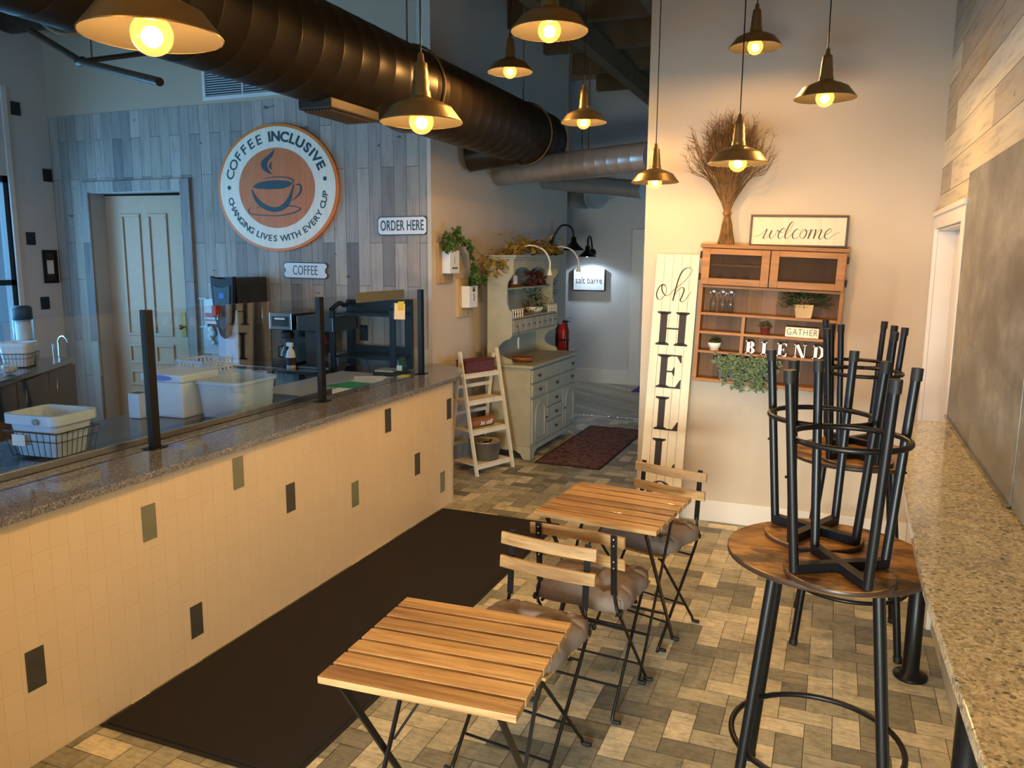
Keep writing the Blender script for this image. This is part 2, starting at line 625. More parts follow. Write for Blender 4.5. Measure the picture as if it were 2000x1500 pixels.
def glassy(name, tint=(1, 1, 1, 1), refl=0.12, tr=0.9, rough=0.0, emit=None, es=0.0):
    """thin pane: see-through with mirror reflection"""
    m = MT(name)
    t = m.t
    t.nodes.remove(m.b)
    out = [n for n in t.nodes if n.type == 'OUTPUT_MATERIAL'][0]
    tn = m.n('ShaderNodeBsdfTransparent')
    tn.inputs[0].default_value = tint
    gl = m.n('ShaderNodeBsdfGlossy')
    gl.inputs['Roughness'].default_value = rough
    fr = m.n('ShaderNodeFresnel')
    # same reflectance from both faces of the pane
    gm = m.n('ShaderNodeNewGeometry')
    io = m.n('ShaderNodeMix', data_type='FLOAT')
    io.inputs[2].default_value = 1.45
    io.inputs[3].default_value = 1 / 1.45
    m.l(gm.outputs['Backfacing'], io.inputs[0])
    m.l(io.outputs[0], fr.inputs[0])
    mx = m.n('ShaderNodeMixShader')
    m.l(fr.outputs[0], mx.inputs[0])
    m.l(tn.outputs[0], mx.inputs[1])
    m.l(gl.outputs[0], mx.inputs[2])
    last = mx.outputs[0]
    if emit:
        em = m.n('ShaderNodeEmission')
        em.inputs[0].default_value = emit
        em.inputs[1].default_value = es
        ad = m.n('ShaderNodeAddShader')
        m.l(last, ad.inputs[0])
        m.l(em.outputs[0], ad.inputs[1])
        last = ad.outputs[0]
    m.l(last, out.inputs[0])
    return m.mat


M['glass'] = glassy('clear_pane', (0.93, 0.96, 0.96, 1))
M['bulb'] = glassy('amber_lamp_glass', (1.0, 0.86, 0.6, 1), emit=(1.0, 0.5, 0.12, 1), es=0.9)
m = MT('dark_mesh_screen')
m.set(Base_Color=lin((60, 44, 30)), Roughness=0.8, Alpha=0.35)
M['screen'] = m.mat
M['clear_pl'] = glassy('clear_tub_plastic', (0.84, 0.88, 0.9, 1), rough=0.1)
# milky translucent tub; its blue tint also carries the window light
m = MT('milky_plastic')
m.set(Base_Color=lin((168, 200, 232)), Roughness=0.3, Alpha=0.7)
M['milky'] = m.mat
# emitting lamp face of the hallway barn light
m = MT('cold_white_lamp')
m.set(Base_Color=(1, 1, 1, 1), Emission_Color=(0.55, 0.78, 1, 1), Emission_Strength=25.0)
M['cold_lamp'] = m.mat
m = MT('small_warm_lamp')
m.set(Base_Color=(1, 1, 1, 1), Emission_Color=(1, 0.8, 0.55, 1), Emission_Strength=6.0)
M['warm_dot'] = m.mat


# ---------------------------------------------------------------- lettering
def text_mesh(mb, s, size, M4, depth=0.002, xs=1.0, align='CENTER', shear=0.0, bold=0.0, spacing=1.0):
    cu = bpy.data.curves.new('t', 'FONT')
    cu.body = s
    cu.size = size
    cu.extrude = depth / 2
    cu.align_x = align
    cu.align_y = 'CENTER'
    cu.shear = shear
    cu.offset = bold
    cu.space_character = spacing
    cu.resolution_u = 4
    o = bpy.data.objects.new('t', cu)
    C.objects.link(o)
    dg = bpy.context.evaluated_depsgraph_get()
    me = bpy.data.meshes.new_from_object(o.evaluated_get(dg))
    vs = [(v.co.x * xs, v.co.y, v.co.z) for v in me.vertices]
    fs = [tuple(p.vertices) for p in me.polygons]
    mb.add(vs, fs, False, M4)
    bpy.data.objects.remove(o)
    bpy.data.curves.remove(cu)
    bpy.data.meshes.remove(me)
    return mb


# text plane: local x right, y up, z toward the viewer who looks along +Y
FRONT = Matrix(((1, 0, 0, 0), (0, 0, -1, 0), (0, 1, 0, 0), (0, 0, 0, 1)))


def serif(ch, h, th=0.20):
    """polygons of a fat-and-thin roman capital, height h, origin bottom left; returns (polys, width)"""
    t = th * h
    n = 0.045 * h
    sv = 0.10 * h

    def rect(a, b, c, d):
        return [(a, b), (c, b), (c, d), (a, d)]

    def stem(x):
        return [[(x, 0), (x + t, 0), (x + t, h), (x, h)],
                [(x - sv, 0), (x + t + sv, 0), (x + t + sv, n), (x + t, n * 2), (x, n * 2), (x - sv, n)],
                [(x - sv, h - n), (x, h - 2 * n), (x + t, h - 2 * n), (x + t + sv, h - n), (x + t + sv, h), (x - sv, h)]]

    def bowl(x, z0, z1, w_, tk):
        ps = []
        cx0, cz = x, (z0 + z1) / 2
        N = 12
        for i in range(N):
            a0 = -PI / 2 + PI * i / N
            a1 = -PI / 2 + PI * (i + 1) / N
            o = [(cx0 + w_ * math.cos(a), cz + (z1 - z0) / 2 * math.sin(a)) for a in (a0, a1)]
            q = [(cx0 + max(0, w_ - tk) * math.cos(a), cz + ((z1 - z0) / 2 - n) * math.sin(a)) for a in (a1, a0)]
            ps.append(o + q)
        return ps
    if ch == 'H':
        w_ = 0.95 * h
        return stem(sv) + stem(w_ - sv - t) + [rect(sv + t, h * .5 - n / 2, w_ - sv - t, h * .5 + n / 2)], w_
    if ch == 'L':
        w_ = 0.72 * h
        return stem(sv) + [rect(sv + t, 0, w_, n), [(w_ - 0.16 * h, n), (w_ - 0.01 * h, n), (w_, 0.27 * h), (w_ - 0.03 * h, 0.27 * h)]], w_
    if ch == 'E':
        w_ = 0.74 * h
        return stem(sv) + [rect(sv + t, 0, w_, n), [(w_ - 0.16 * h, n), (w_ - 0.01 * h, n), (w_, 0.27 * h), (w_ - 0.03 * h, 0.27 * h)],
                           rect(sv + t, h - n, w_ - 0.02 * h, h), [(w_ - 0.05 * h, 0.77 * h), (w_ - 0.02 * h, 0.77 * h), (w_ - 0.03 * h, h - n), (w_ - 0.16 * h, h - n)],
                           rect(sv + t, h * .5 - n / 2, w_ - 0.22 * h, h * .5 + n / 2), [(w_ - 0.24 * h, 0.38 * h), (w_ - 0.21 * h, 0.38 * h), (w_ - 0.21 * h, 0.63 * h), (w_ - 0.24 * h, 0.63 * h), (w_ - 0.30 * h, 0.5 * h)]], w_
    if ch == 'O':
        w_ = 0.86 * h
        ps = []
        N = 28
        for i in range(N):
            a0, a1 = 2 * PI * i / N, 2 * PI * (i + 1) / N
            o = [(w_ / 2 + w_ / 2 * math.cos(a), h / 2 + h / 2 * math.sin(a)) for a in (a0, a1)]
            q = [(w_ / 2 + (w_ / 2 - t) * math.cos(a), h / 2 + (h / 2 - n * 0.8) * math.sin(a)) for a in (a1, a0)]
            ps.append(o + q)
        return ps, w_
    if ch == 'B':
        w_ = 0.78 * h
        return stem(sv) + bowl(sv + t, h * .5 - n / 2, h, 0.32 * h, t) + bowl(sv + t, 0, h * .5 + n / 2, 0.38 * h, t), w_
    if ch == 'D':
        w_ = 0.86 * h
        return stem(sv) + bowl(sv + t, 0, h, 0.50 * h, t), w_
    if ch == 'N':
        w_ = 0.92 * h
        a, b = sv, w_ - sv
        k = n * 1.3
        return [rect(a, 0, a + k, h), rect(b - k, 0, b, h), [(a, h), (b - t, 0), (b, 0), (a + t, h)],
                rect(a - sv, 0, a + k + sv, n), rect(b - k - sv, h - n, b + sv, h), rect(a - sv, h - n, a + t * .6, h)], w_
    return [], 0


def ribbon(mb, pts, r0, r1, M4, n=7, flat_=0.35):
    """a brush stroke on a plane; radius swings between r0 (up strokes) and r1 (down strokes)"""
    P = smooth_path([(p[0], p[1], 0) for p in pts], n)
    rs = []
    for i, p in enumerate(P):
        t = P[min(i + 1, len(P) - 1)] - P[max(i - 1, 0)]
        d = abs(t.y) / (t.length + 1e-9) if t.y < 0 else 0
        rs.append(r0 + (r1 - r0) * d)
    old = mb.m
    mb.m = old @ M4
    mb.tube(P, rs, 6, flat=flat_, fdir=(0, 0, 1))
    mb.m = old


def leaf(mb, p, d, up, L, W, lobed=False, rnd=random):
    d = Vector(d).normalized()
    s_ = d.cross(Vector(up))
    if s_.length < 1e-3:
        s_ = d.cross(Vector((1, 0, 0)))
    s_.normalize()
    nrm = s_.cross(d)
    p = Vector(p)
    if lobed:
        out = [(0, 0), (0.10, 0.42), (0.32, 0.5), (0.42, 0.28), (0.62, 0.36), (1.0, 0)]
    else:
        out = [(0, 0), (0.3, 0.42), (0.6, 0.4), (1.0, 0)]
    mid = [p + d * (L * a) - nrm * (0.10 * L * a * a) for a, _ in out]
    lf = [p + d * (L * a) + s_ * (W * b) + nrm * (0.12 * W) - nrm * (0.1 * L * a * a) for a, b in out[1:-1]]
    rt = [p + d * (L * a) - s_ * (W * b) + nrm * (0.12 * W) - nrm * (0.1 * L * a * a) for a, b in out[1:-1]]
    k = len(lf)
    vs = mid + lf + rt
    n0 = len(mid)
    fs = [(0, 1, n0)] + [(i, i + 1, n0 + i, n0 + i - 1) for i in range(1, k)] + [(k, k + 1, n0 + k - 1)]
    fs += [(0, n0 + k, 1)] + [(i, n0 + k + i - 1, n0 + k + i, i + 1) for i in range(1, k)] + [(k, n0 + 2 * k - 1, k + 1)]
    mb.add(vs, fs, False)

# ================================================================ THE SETTING
CZ = 4.2
XR = 0.543       # right wall
YH = 5.45        # wall with the shelf
YP = 5.75        # barn plank wall
XB = -3.0        # hallway's left wall
XL = -7.14       # kitchen window wall
YF = 11.05       # far wall


def wall(name, x0, x1, y0, y1, z0, z1, mat):
    return struct(MB().box(x0, x1, y0, y1, z0, z1).build(name, mat))


# floor: bricks laid at right angles, 20 x 10 cm
random.seed(7)
me_v, me_f, tones = [], [], []
W_ = 0.1
g_ = 0.0012
regions = [(-3.6, 0.62, 0.6, 8.72), (0.62, 2.5, 5.62, 8.72), (-3.6, XR, -2.4, 0.6)]


def brick(x0, y0, x1, y1, tone):
    for (a0, a1, b0, b1) in regions:
        c0, c1, d0, d1 = max(x0, a0), min(x1, a1), max(y0, b0), min(y1, b1)
        if c1 - c0 > 0.004 and d1 - d0 > 0.004:
            k = len(me_v)
            me_v.extend([(c0, d0, 0), (c1, d0, 0), (c1, d1, 0), (c0, d1, 0)])
            me_f.append((k, k + 1, k + 2, k + 3))
            tones.append(tone)


for i in range(-37, 26):
    for j in range(-25, 89):
        s_ = (i - j) % 4
        t_ = random.random()
        if s_ == 0:
            brick(i * W_ + g_, j * W_ + g_, (i + 2) * W_ - g_, (j + 1) * W_ - g_, t_)
        elif s_ == 3:
            brick(i * W_ + g_, j * W_ + g_, (i + 1) * W_ - g_, (j + 2) * W_ - g_, t_)
me = bpy.data.meshes.new('floor')
nb = len(me_f)
me_v += [(-7.14, -2.5, -0.004), (2.5, -2.5, -0.004), (2.5, 8.72, -0.004), (-7.14, 8.72, -0.004), (-7.14, -2.5, -0.06), (2.5, -2.5, -0.06), (2.5, 8.72, -0.06), (-7.14, 8.72, -0.06)]
k = len(me_v) - 8
me_f += [(k, k + 1, k + 2, k + 3), (k + 7, k + 6, k + 5, k + 4)]
me.from_pydata(me_v, [], me_f)
me.materials.append(M['floor'])
me.materials.append(M['grout'])
a_ = me.attributes.new('tone', 'FLOAT', 'FACE')
a_.data.foreach_set('value', tones + [0, 0])
for p in me.polygons[nb:]:
    p.material_index = 1
fl = bpy.data.objects.new('floor', me)
C.objects.link(fl)
struct(fl)
# pale oak boards further down the hallway; the join runs slightly askew
mb = MB()
mb.prism([(-5.0, 8.72), (-2.0, 8.72), (0.2, 8.5), (2.5, 8.4), (2.5, 11.05), (-5.0, 11.05)], 0, 0.003)
mb.v = [Vector((p.x, p.z, p.y)) for p in mb.v]
o = struct(mb.build('floor_hallway', M['oak_floor']))

struct(MB().box(XL, 2.6, -2.6, YF, CZ, CZ + 0.1).build('ceiling', M['ceiling']))

# right wall with its doorway beyond the bar
DY0, DY1, DZ = 4.28, 5.37, 1.975
mb = MB()
mb.box(XR, XR + 0.12, -2.5, DY0, 0, CZ)
mb.box(XR, XR + 0.12, DY1, 5.6, 0, CZ)
mb.box(XR, XR + 0.12, DY0, DY1, DZ, CZ)
struct(mb.build('wall_right', M['plank_h']))
# door trim
mb = MB()
mb.box(XR - 0.022, XR, 4.185, DY0, 0, 2.065)
mb.box(XR - 0.022, XR, DY1, 5.445, 0, 2.065)
mb.box(XR - 0.022, XR, DY0, DY1, DZ, 2.065)
mb.box(XR - 0.034, XR, 4.17, 5.445, 2.045, 2.072)
mb.box(XR, XR + 0.2, DY1 - 0.012, DY1 - 0.0005, 0, DZ - 0.013)
mb.box(XR, XR + 0.2, DY0 + 0.0005, DY0 + 0.012, 0, DZ - 0.013)
mb.box(XR, XR + 0.2, DY0 + 0.0005, DY1 - 0.0005, DZ - 0.012, DZ - 0.0005)
struct(mb.build('trim_1', M['trim'], bev=0.003))
mb = MB()
mb.box(XR + 0.09, XR + 0.13, DY0 + 0.013, DY1 - 0.013, 0.01, DZ - 0.014)
d1 = struct(mb.build('door_1', M['trim']))
mb = MB()
for z0, z1 in ((0.25, 0.85), (1.05, 1.8)):
    mb.box(XR + 0.083, XR + 0.09, DY0 + 0.15, DY1 - 0.15, z0, z1)
mb.build('door_panel', M['trim'], d1, bev=0.004)

# the shelf wall
XE = ay(1261, 400, YH).x
struct(MB().box(XE, XR, YH, YH + 0.16, 0, CZ).build('wall_back', M['wall']))
struct(MB().box(XE, XR - 0.023, YH - 0.016, YH, 0, 0.15).build('baseboard_back', M['trim'], bev=0.003))
struct(MB().box(XR + 0.3, 2.5, 5.45, 5.61, 0, CZ).build('wall_hallway_near', M['wall']))
# hallway
struct(MB().box(XB - 0.12, XB, YP, 9.1, 0, CZ).build('wall_hallway_left', M['wall']))
struct(MB().box(-4.9, XB, 9.1, 9.2, 0, CZ).build('wall_hallway_recess', M['wall']))
struct(MB().box(-5.0, 2.6, YF, YF + 0.12, 0, CZ).build('wall_far', M['wall_white']))
struct(MB().box(-5.0, -4.9, 9.1, YF, 0, CZ).build('wall_recess_left', M['wall_white']))
struct(MB().box(-4.9, -2.64, YF - 0.016, YF, 0.003, 0.2).build('baseboard_far', M['trim'], bev=0.003))
# far door casing and door
mb = MB()
mb.box(-2.64, -2.5, YF - 0.03, YF, 0.003, 2.05)
mb.box(-1.55, -1.41, YF - 0.03, YF, 0.003, 2.05)
mb.box(-2.64, -1.41, YF - 0.03, YF, 2.05, 2.18)
struct(mb.build('trim_2', M['trim'], bev=0.004))
struct(MB().box(-2.5, -1.55, YF - 0.01, YF + 0.02, 0.01, 2.05).build('door_2', M['trim']))
# hallway window on the right, out of view
mb = MB()
mb.box(2.5, 2.6, 5.45, 6.4, 0, CZ)
mb.box(2.5, 2.6, 8.0, YF, 0, CZ)
mb.box(2.5, 2.6, 6.4, 8.0, 0, 0.15)
mb.box(2.5, 2.6, 6.4, 8.0, 0.95, CZ)
struct(mb.build('wall_hallway_right', M['wall']))

# plank wall with the doorway
PX0, PX1, PZ = -6.66, -5.53, 2.37
mb = MB()
mb.box(XL, PX0, YP, YP + 0.12, 0, 3.09)
mb.box(PX1, XB - 0.12, YP, YP + 0.12, 0, 3.09)
mb.box(XB - 0.12, XB - 0.001, YP, YP + 0.001, 0, 3.09)
mb.box(PX0, PX1, YP, YP + 0.12, PZ, 3.09)
mb.v = [p if abs(p.y - YP) > 1e-6 else p - Vector((0, 0.004, 0)) for p in mb.v]
struct(mb.build('wall_planks', M['plank_v']))
struct(MB().box(XL, XB - 0.121, YP, YP + 0.12, 3.09, CZ).build('wall_upper', M['wall_upper']))
struct(MB().box(XB - 0.03, XB + 0.004, YP - 0.016, YP - 0.0045, 0, 2.9).build('trim_3', M['wall']))
# plank casing round the kitchen doorway
mb = MB()
mb.box(PX0 - 0.10, PX0, YP - 0.03, YP - 0.004, 0, PZ + 0.10)
mb.box(PX1, PX1 + 0.11, YP - 0.03, YP - 0.004, 0, PZ + 0.10)
mb.box(PX0, PX1, YP - 0.03, YP - 0.004, PZ, PZ + 0.10)
struct(mb.build('trim_4', M['plank_v'], bev=0.003))
mb = MB()
JY = ax(203, 383, PX0).y
mb.box(PX0 - 0.03, PX0 + 0.002, YP - 0.003, JY, 0, PZ)
mb.box(PX1 - 0.002, PX1 + 0.03, YP - 0.003, JY, 0, PZ)
mb.box(PX0 + 0.002, PX1 - 0.002, YP - 0.003, JY, PZ - 0.005, PZ + 0.02)
struct(mb.build('trim_5', M['laminate']))
# store room behind the doorway
struct(MB().box(-7.2, -4.9, 8.2, 8.3, 0, CZ).build('wall_storeroom', M['wall']))
struct(MB().box(-4.98, -4.9, YP + 0.12, 8.2, 0, CZ).build('wall_storeroom_right', M['wall']))
struct(MB().box(-7.24, XL, YP, 8.2, 0, CZ).build('wall_storeroom_left', M['wall']))

# kitchen window wall
mb = MB()
WY0, WY1, WZ0, WZ1 = 2.7, 5.30, 0.6, 2.5
mb.box(XL - 0.1, XL, WY1, YP, 0, CZ)
mb.box(XL - 0.1, XL, -2.5, WY0, 0, CZ)
mb.box(XL - 0.1, XL, WY0, WY1, 0, WZ0)
mb.box(XL - 0.1, XL, WY0, WY1, WZ1, CZ)
struct(mb.build('wall_left', M['wall_white']))
mb = MB()
for y in (WY0, 4.0, WY1 - 0.06):
    mb.box(XL - 0.09, XL - 0.01, y, y + 0.06, WZ0, WZ1)
mb.box(XL - 0.09, XL - 0.01, WY0, WY1, WZ0, WZ0 + 0.06)
mb.box(XL - 0.09, XL - 0.01, WY0, WY1, WZ1 - 0.06, WZ1)
mb.box(XL - 0.09, XL - 0.01, WY0, WY1, 1.5, 1.55)
wn = struct(mb.build('window_1', M['cabinet_black']))
MB().box(XL - 0.055, XL - 0.05, WY0 + .06, WY1 - .06, WZ0 + .06, WZ1 - .06).build('pane', M['glass'], wn)
struct(MB().box(XL, XL + 0.02, WY1 - 0.015, WY1 + 0.03, 0, 3.3).build('trim_6', M['trim']))

struct(MB().box(-11.0, -7.6, 6.2, 6.5, -0.5, 6.0).build('wall_exterior', M['exterior']))

# shop front behind the camera, plus two added walls that block light
mb = MB()
mb.box(XL, -6.7, -2.6, -2.5, 0, CZ)
mb.box(-3.3, XR + 0.12, -2.6, -2.5, 0, CZ)
mb.box(-6.7, -3.3, -2.6, -2.5, 0, 0.6)
mb.box(-6.7, -3.3, -2.6, -2.5, 2.0, CZ)
mb.box(-1.1, -1.0, -2.5, -0.5, 0, CZ)  # added partition, keeps the front fill light off the tiled counter
mb.box(-1.0, XR, -0.62, -0.5, 1.3, CZ)  # added header, shades the upper shelf wall from the front fill light
struct(mb.build('wall_front_and_blockers', M['wall']))

# blackboards over the bar
t = thing('blackboard', 'large smeared blackboard on the right wall, far panel beside the doorway', 'blackboard', (XR - 0.001, 3.42, 1.075), 0, 'blackboards over the bar')
MB().box(-0.018, 0, -0.745, 0.745, 0, 1.107).build('board_face', M['board'], t, bev=0.002)
mb = MB()
mb.box(-0.03, -0.0185, -0.745, 0.745, -0.003, 0.006)
mb.build('bottom_strip', M['steel'], t)
t = thing('blackboard', 'near blackboard panel cut off by the right edge of the photo', 'blackboard', (XR - 0.001, 1.78, 1.075), 0, 'blackboards over the bar')
MB().box(-0.018, 0, -0.88, 0.875, 0, 1.107).build('board_face', M['board'], t, bev=0.002)

# ---------------------------------------------------------------- ceiling joists, ducts, pipes
for i, y in enumerate((6.3, 7.3, 8.3, 9.3, 10.3)):
    struct(MB().box(XB, 2.5, y, y + 0.1, 3.9, CZ).build('trim_%d' % (20 + i), M['joist']))
for i, x in enumerate((-2.35, -1.5)):
    struct(MB().box(x, x + 0.12, 3.4, YF, 3.7, 3.9).build('trim_%d' % (30 + i), M['joist']))
struct(MB().box(-2.9, -1.3, 4.4, 4.7, 3.5, CZ).build('trim_40', M['joist']))


def duct(name, label, a, b, r, mat, step=0.18, cap=True):
    a, b = Vector(a), Vector(b)
    d = (b - a)
    L = d.length
    d.normalize()
    t = thing(name, label, 'duct', tuple((a + b) / 2))
    c0 = (a + b) / 2
    n = max(2, int(L / step))
    pts, rs = [], []
    for i in range(n):
        for f, rr in ((0.0, r), (0.02, r), (0.93, r), (0.94, r * 1.004), (0.98, r * 1.004)):
            pts.append(a - c0 + d * (L * (i + f) / n))
            rs.append(rr)
    pts.append(b - c0)
    rs.append(r)
    mb = MB()
    mb.tube(pts, rs, 36)
    mb.build('duct_body', mat, t)
    return t, c0


t, c0 = duct('round_duct', 'large dark spiral air duct running over the counter from the front to the hallway', (-2.56, -1.5, 2.83), (-2.56, 7.05, 2.83), 0.25, M['duct_dark'], 0.165)
for (y, x0) in ((3.85, 0),):
    mb = MB()
    mb.box(-0.10, 0.10, y - 0.24, y + 0.24, -0.285, -0.20)
    ob = mb.build('register_boot', M['duct_dark'], t, bev=0.01)
    ob.location = (0, -c0.y, 0)
    mb = MB()
    for k in range(9):
        mb.box(-0.085 + k * 0.02, -0.078 + k * 0.02, y - 0.21, y + 0.21, -0.292, -0.284)
    g = mb.build('register_slats', M['joist'], ob)
for y in (2.2, 4.6, 6.6):
    pts = arc((0, 0), 0.262, 0, 2 * PI, 36, 'xz', y - c0.y)
    MB().tube(pts[:-1], 0.008, 6, closed=True).build('hanger_band', M['joist'], t)
    MB().tube([(0, y - c0.y, 0.26), (0, y - c0.y, CZ - 2.83)], 0.006, 6).build('hanger_rod', M['joist'], t)

p, q = ax(975, 338, -2.96), ay(1275, 306, 6.15)
t, c1 = duct('round_duct', 'galvanised round duct crossing the hallway below the dark ceiling', tuple(p), tuple(q), 0.115, M['duct'], 0.12)
MB().tube([(0, 0, 0.115), (0, 0, CZ - c1.z)], 0.006, 6).build('hanger_rod', M['joist'], t)
p = ax(915, 308, -2.96)
t, _ = duct('round_duct', 'dark stub of duct meeting the hallway wall under the large duct', tuple(p), (-2.52, p.y + 0.04, p.z + 0.06), 0.12, M['duct_dark'], 0.2)
p, q = ay(1052, 352, 8.4), ay(1262, 372, 7.4)
t, c1 = duct('round_duct', 'slimmer galvanised duct just below and behind the crossing one', tuple(p), tuple(q), 0.085, M['duct'], 0.12)
MB().tube([(0, 0, 0.085), (0, 0, CZ - c1.z)], 0.006, 6).build('hanger_rod', M['joist'], t)
t = thing('duct_elbow', 'short galvanised duct elbow with an open round mouth above the wall lamp', 'duct', (-3.0, 9.6, 2.55))
P = [(-0.32, 0.25, 0.0), (-0.12, 0.2, 0.0), (0.06, 0.12, -0.01), (0.2, -0.02, -0.02), (0.3, -0.2, -0.04)]
mb = MB().tube(P, [0.15, 0.15, 0.152, 0.152, 0.15], 28)
mb.build('elbow_body', M['duct'], t)
for p_, q_ in ((P[0], P[1]), (P[1], P[2]), (P[2], P[3]), (P[3], P[4])):
    a, b = Vector(p_), Vector(q_)
    MB().tube([b - (b - a).normalized() * 0.012, b], 0.156, 28).build('seam_band', M['duct'], t)

MB().tube([(0, 0.15, 0.15), (0, 0.15, CZ - 2.55)], 0.006, 6).build('hanger_rod', M['joist'], t)

# sprinkler pipes high in the kitchen
t = thing('sprinkler_pipe', 'brown sprinkler pipes hanging across the upper kitchen wall', 'pipe', (0, 0, 0))
pa, pb, pc, pd = ay(60, 60, 5.0), ay(158, 120, 4.7), ay(312, 160, 3.9), ay(330, 98, 5.3)
MB().tube([pa, pb, pc], 0.026, 12).build('main_pipe', M['rustic_edge'], t)
MB().tube([pb, pd], 0.02, 12).build('branch_pipe', M['rustic_edge'], t)
q = pb + (pd - pb) * 0.12
MB().tube([q, (q.x, q.y, CZ)], 0.006, 8).build('hanger_rod', M['joist'], t)
mb = MB().tube([pb - Vector((0.03, 0, 0.0)), pb + Vector((0.03, 0, 0))], 0.036, 12)
mb.build('pipe_tee', M['rustic_edge'], t)
t, _ = duct('round_duct', 'dark round duct against the ceiling above the kitchen wall at the top left', (-7.05, 5.35, 3.97), (-4.3, 5.35, 3.97), 0.22, M['duct_dark'], 0.3)
MB().tube([(0, 0, 0.2), (0, 0, CZ - 3.97)], 0.01, 6).build('hanger_rod', M['joist'], t)

# vent grille in the wall above the planks
g0, g1 = ay(395, 145, YP - 0.01), ay(402, 197, YP - 0.01)
t = thing('vent_grille', 'white framed louvre grille high on the kitchen wall under the duct', 'vent', (g0.x, YP, g1.z))
gw, gh = 1.15, 0.27
mb = MB()
mb.box(0, gw, -0.02, -0.004, 0, 0.03).box(0, gw, -0.02, -0.004, gh - 0.03, gh).box(0, 0.03, -0.02, -0.004, 0.03, gh - 0.03).box(gw - 0.03, gw, -0.02, -0.004, 0.03, gh - 0.03).box(0.42, 0.435, -0.016, -0.004, 0.03, gh - 0.03)
mb.build('frame', M['trim'], t)
mb = MB()
for k in range(11):
    z = 0.04 + k * 0.0195
    mb.bar((0.03, -0.012, z), (gw - 0.03, -0.012, z), 0.012, 0.003, (0, 0.6, 0.8))
mb.build('louvres', M['laminate'], t)
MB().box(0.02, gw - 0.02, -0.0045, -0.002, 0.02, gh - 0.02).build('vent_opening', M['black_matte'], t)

# ================================================================ SERVICE COUNTER
CX = -2.535
sc_ = thing('service_counter', 'long tiled service counter with a speckled granite top along the left side', 'counter', (CX, 0, 0))
# outline of the base in local x (0 = front), world y
front = [(0.0, 0.3), (0.0, 5.13)] + [(-0.17 + 0.17 * math.cos(a), 5.13 + 0.17 * math.sin(a)) for a in [PI / 2 * i / 8 for i in range(1, 9)]] + [(-0.46, 5.30), (-0.46, 5.29), (-0.335, 5.29), (-0.335, 0.3)]
mb = MB()
mb.prism(front, 0.0, 0.905)
mb.v = [Vector((p.x, p.z, p.y)) for p in mb.v]
mb.build('tiled_front', M['tile'], sc_)
o = 0.035
top = [(o, 0.25), (o, 5.13), (o - 0.01, 5.25), (-0.03, 5.40), (-0.12, 5.56), (-0.22, 5.66), (-0.40, 5.73), (-0.46, 5.73), (-0.46, 5.33), (-0.365, 5.31), (-0.365, 0.25)]
mb = MB()
mb.prism(top, 0.905, 0.935)
mb.v = [Vector((p.x, p.z, p.y)) for p in mb.v]
mb.build('granite_top', M['granite'], sc_, bev=0.003)
mb = MB()
mb.box(-0.265, -0.262, 0.3, 5.28, 0.9352, 0.9366)
mb.build('seam_shadow_line', M['black_matte'], sc_)  # dark strip draws the seam and the shadow line below the glass
# accent tiles, one by one where they show
acc = [((50, 1275), (90, 1336), 'd'), ((278, 987), (305, 1053), 's'), ((372, 1185), (397, 1238), 'd'), ((454, 896), (477, 950), 's'), ((559, 945), (577, 998), 'd'), ((687, 941), (701, 988), 's'), ((752, 800), (764, 842), 'd'), ((811, 886), (820, 926), 'd'), ((860, 923), (869, 959), 's'), ((896, 773), (899, 808), 'd')]
for (p, q, kk) in acc:
    a, b = ax(p[0], p[1], CX + 0.002), ax(q[0], q[1], CX + 0.002)
    zc, yc = (a.z + b.z) / 2, (a.y + b.y) / 2
    if yc > 5.12:
        yc = 5.10
    MB().box(0.0006, 0.0026, yc - 0.036, yc + 0.036, zc - 0.0745, zc + 0.0745).build('accent_tile', M['tile_dark' if kk == 'd' else 'tile_sage'], sc_, bev=0.0008)['label'] = 'charcoal accent tile' if kk == 'd' else 'sage grey accent tile'

# sneeze guard
sg = thing('sneeze_guard', 'clear glass sneeze guard on black square posts along the counter', 'screen', (-2.8, 0, 0.935))
for y in (1.37, 2.66, 3.94, 5.18):
    MB().box(-0.016, 0.016, y - 0.022, y + 0.022, 0.004, 0.622).build('post', M['black'], sg, bev=0.002)
    MB().box(-0.035, 0.035, y - 0.045, y + 0.045, 0.0, 0.005).build('post_foot', M['black'], sg, bev=0.001)
for y0, y1 in ((0.3, 1.348), (1.394, 2.636), (2.684, 3.916), (3.964, 5.156)):
    MB().box(-0.003, 0.003, y0, y1, 0.012, 0.618).build('glass_pane', M['glass'], sg)
for y in (4.02, 5.1):
    pass
# things stuck on the glass
p0, p1 = ax(697, 592, -2.79), ax(790, 571, -2.79)
o = MB().box(-2.796, -2.7925, p0.y, p1.y, p0.z, p0.z + 0.065).build('adhesive_strip', M['grey_strip'])
tag(o, 'grey green strip stuck along the top of the glass screen above the black stand', 'strip')
p0, p1 = ax(770, 592, -2.79), ax(792, 624, -2.79)
t = thing('taped_note', 'cream slip with a yellow note taped to the glass screen', 'note', (-2.792, (p0.y + p1.y) / 2, (p0.z + p1.z) / 2))
hw, hh = abs(p1.y - p0.y) / 2, abs(p1.z - p0.z) / 2
MB().add([(0, -hw, -hh * .8), (0, hw * .95, -hh), (0, hw, hh * .8), (0, -hw * .9, hh), (-0.001, -hw, -hh * .8), (-0.001, hw * .95, -hh), (-0.001, hw, hh * .8), (-0.001, -hw * .9, hh)], [(0, 1, 2, 3), (7, 6, 5, 4), (0, 4, 5, 1), (1, 5, 6, 2), (2, 6, 7, 3), (3, 7, 4, 0)]).build('slip', M['paper'], t)
MB().box(0.0005, 0.0015, -hw * .3, hw * .8, hh * .1, hh * 1.1).build('yellow_note', M['yellow'], t)

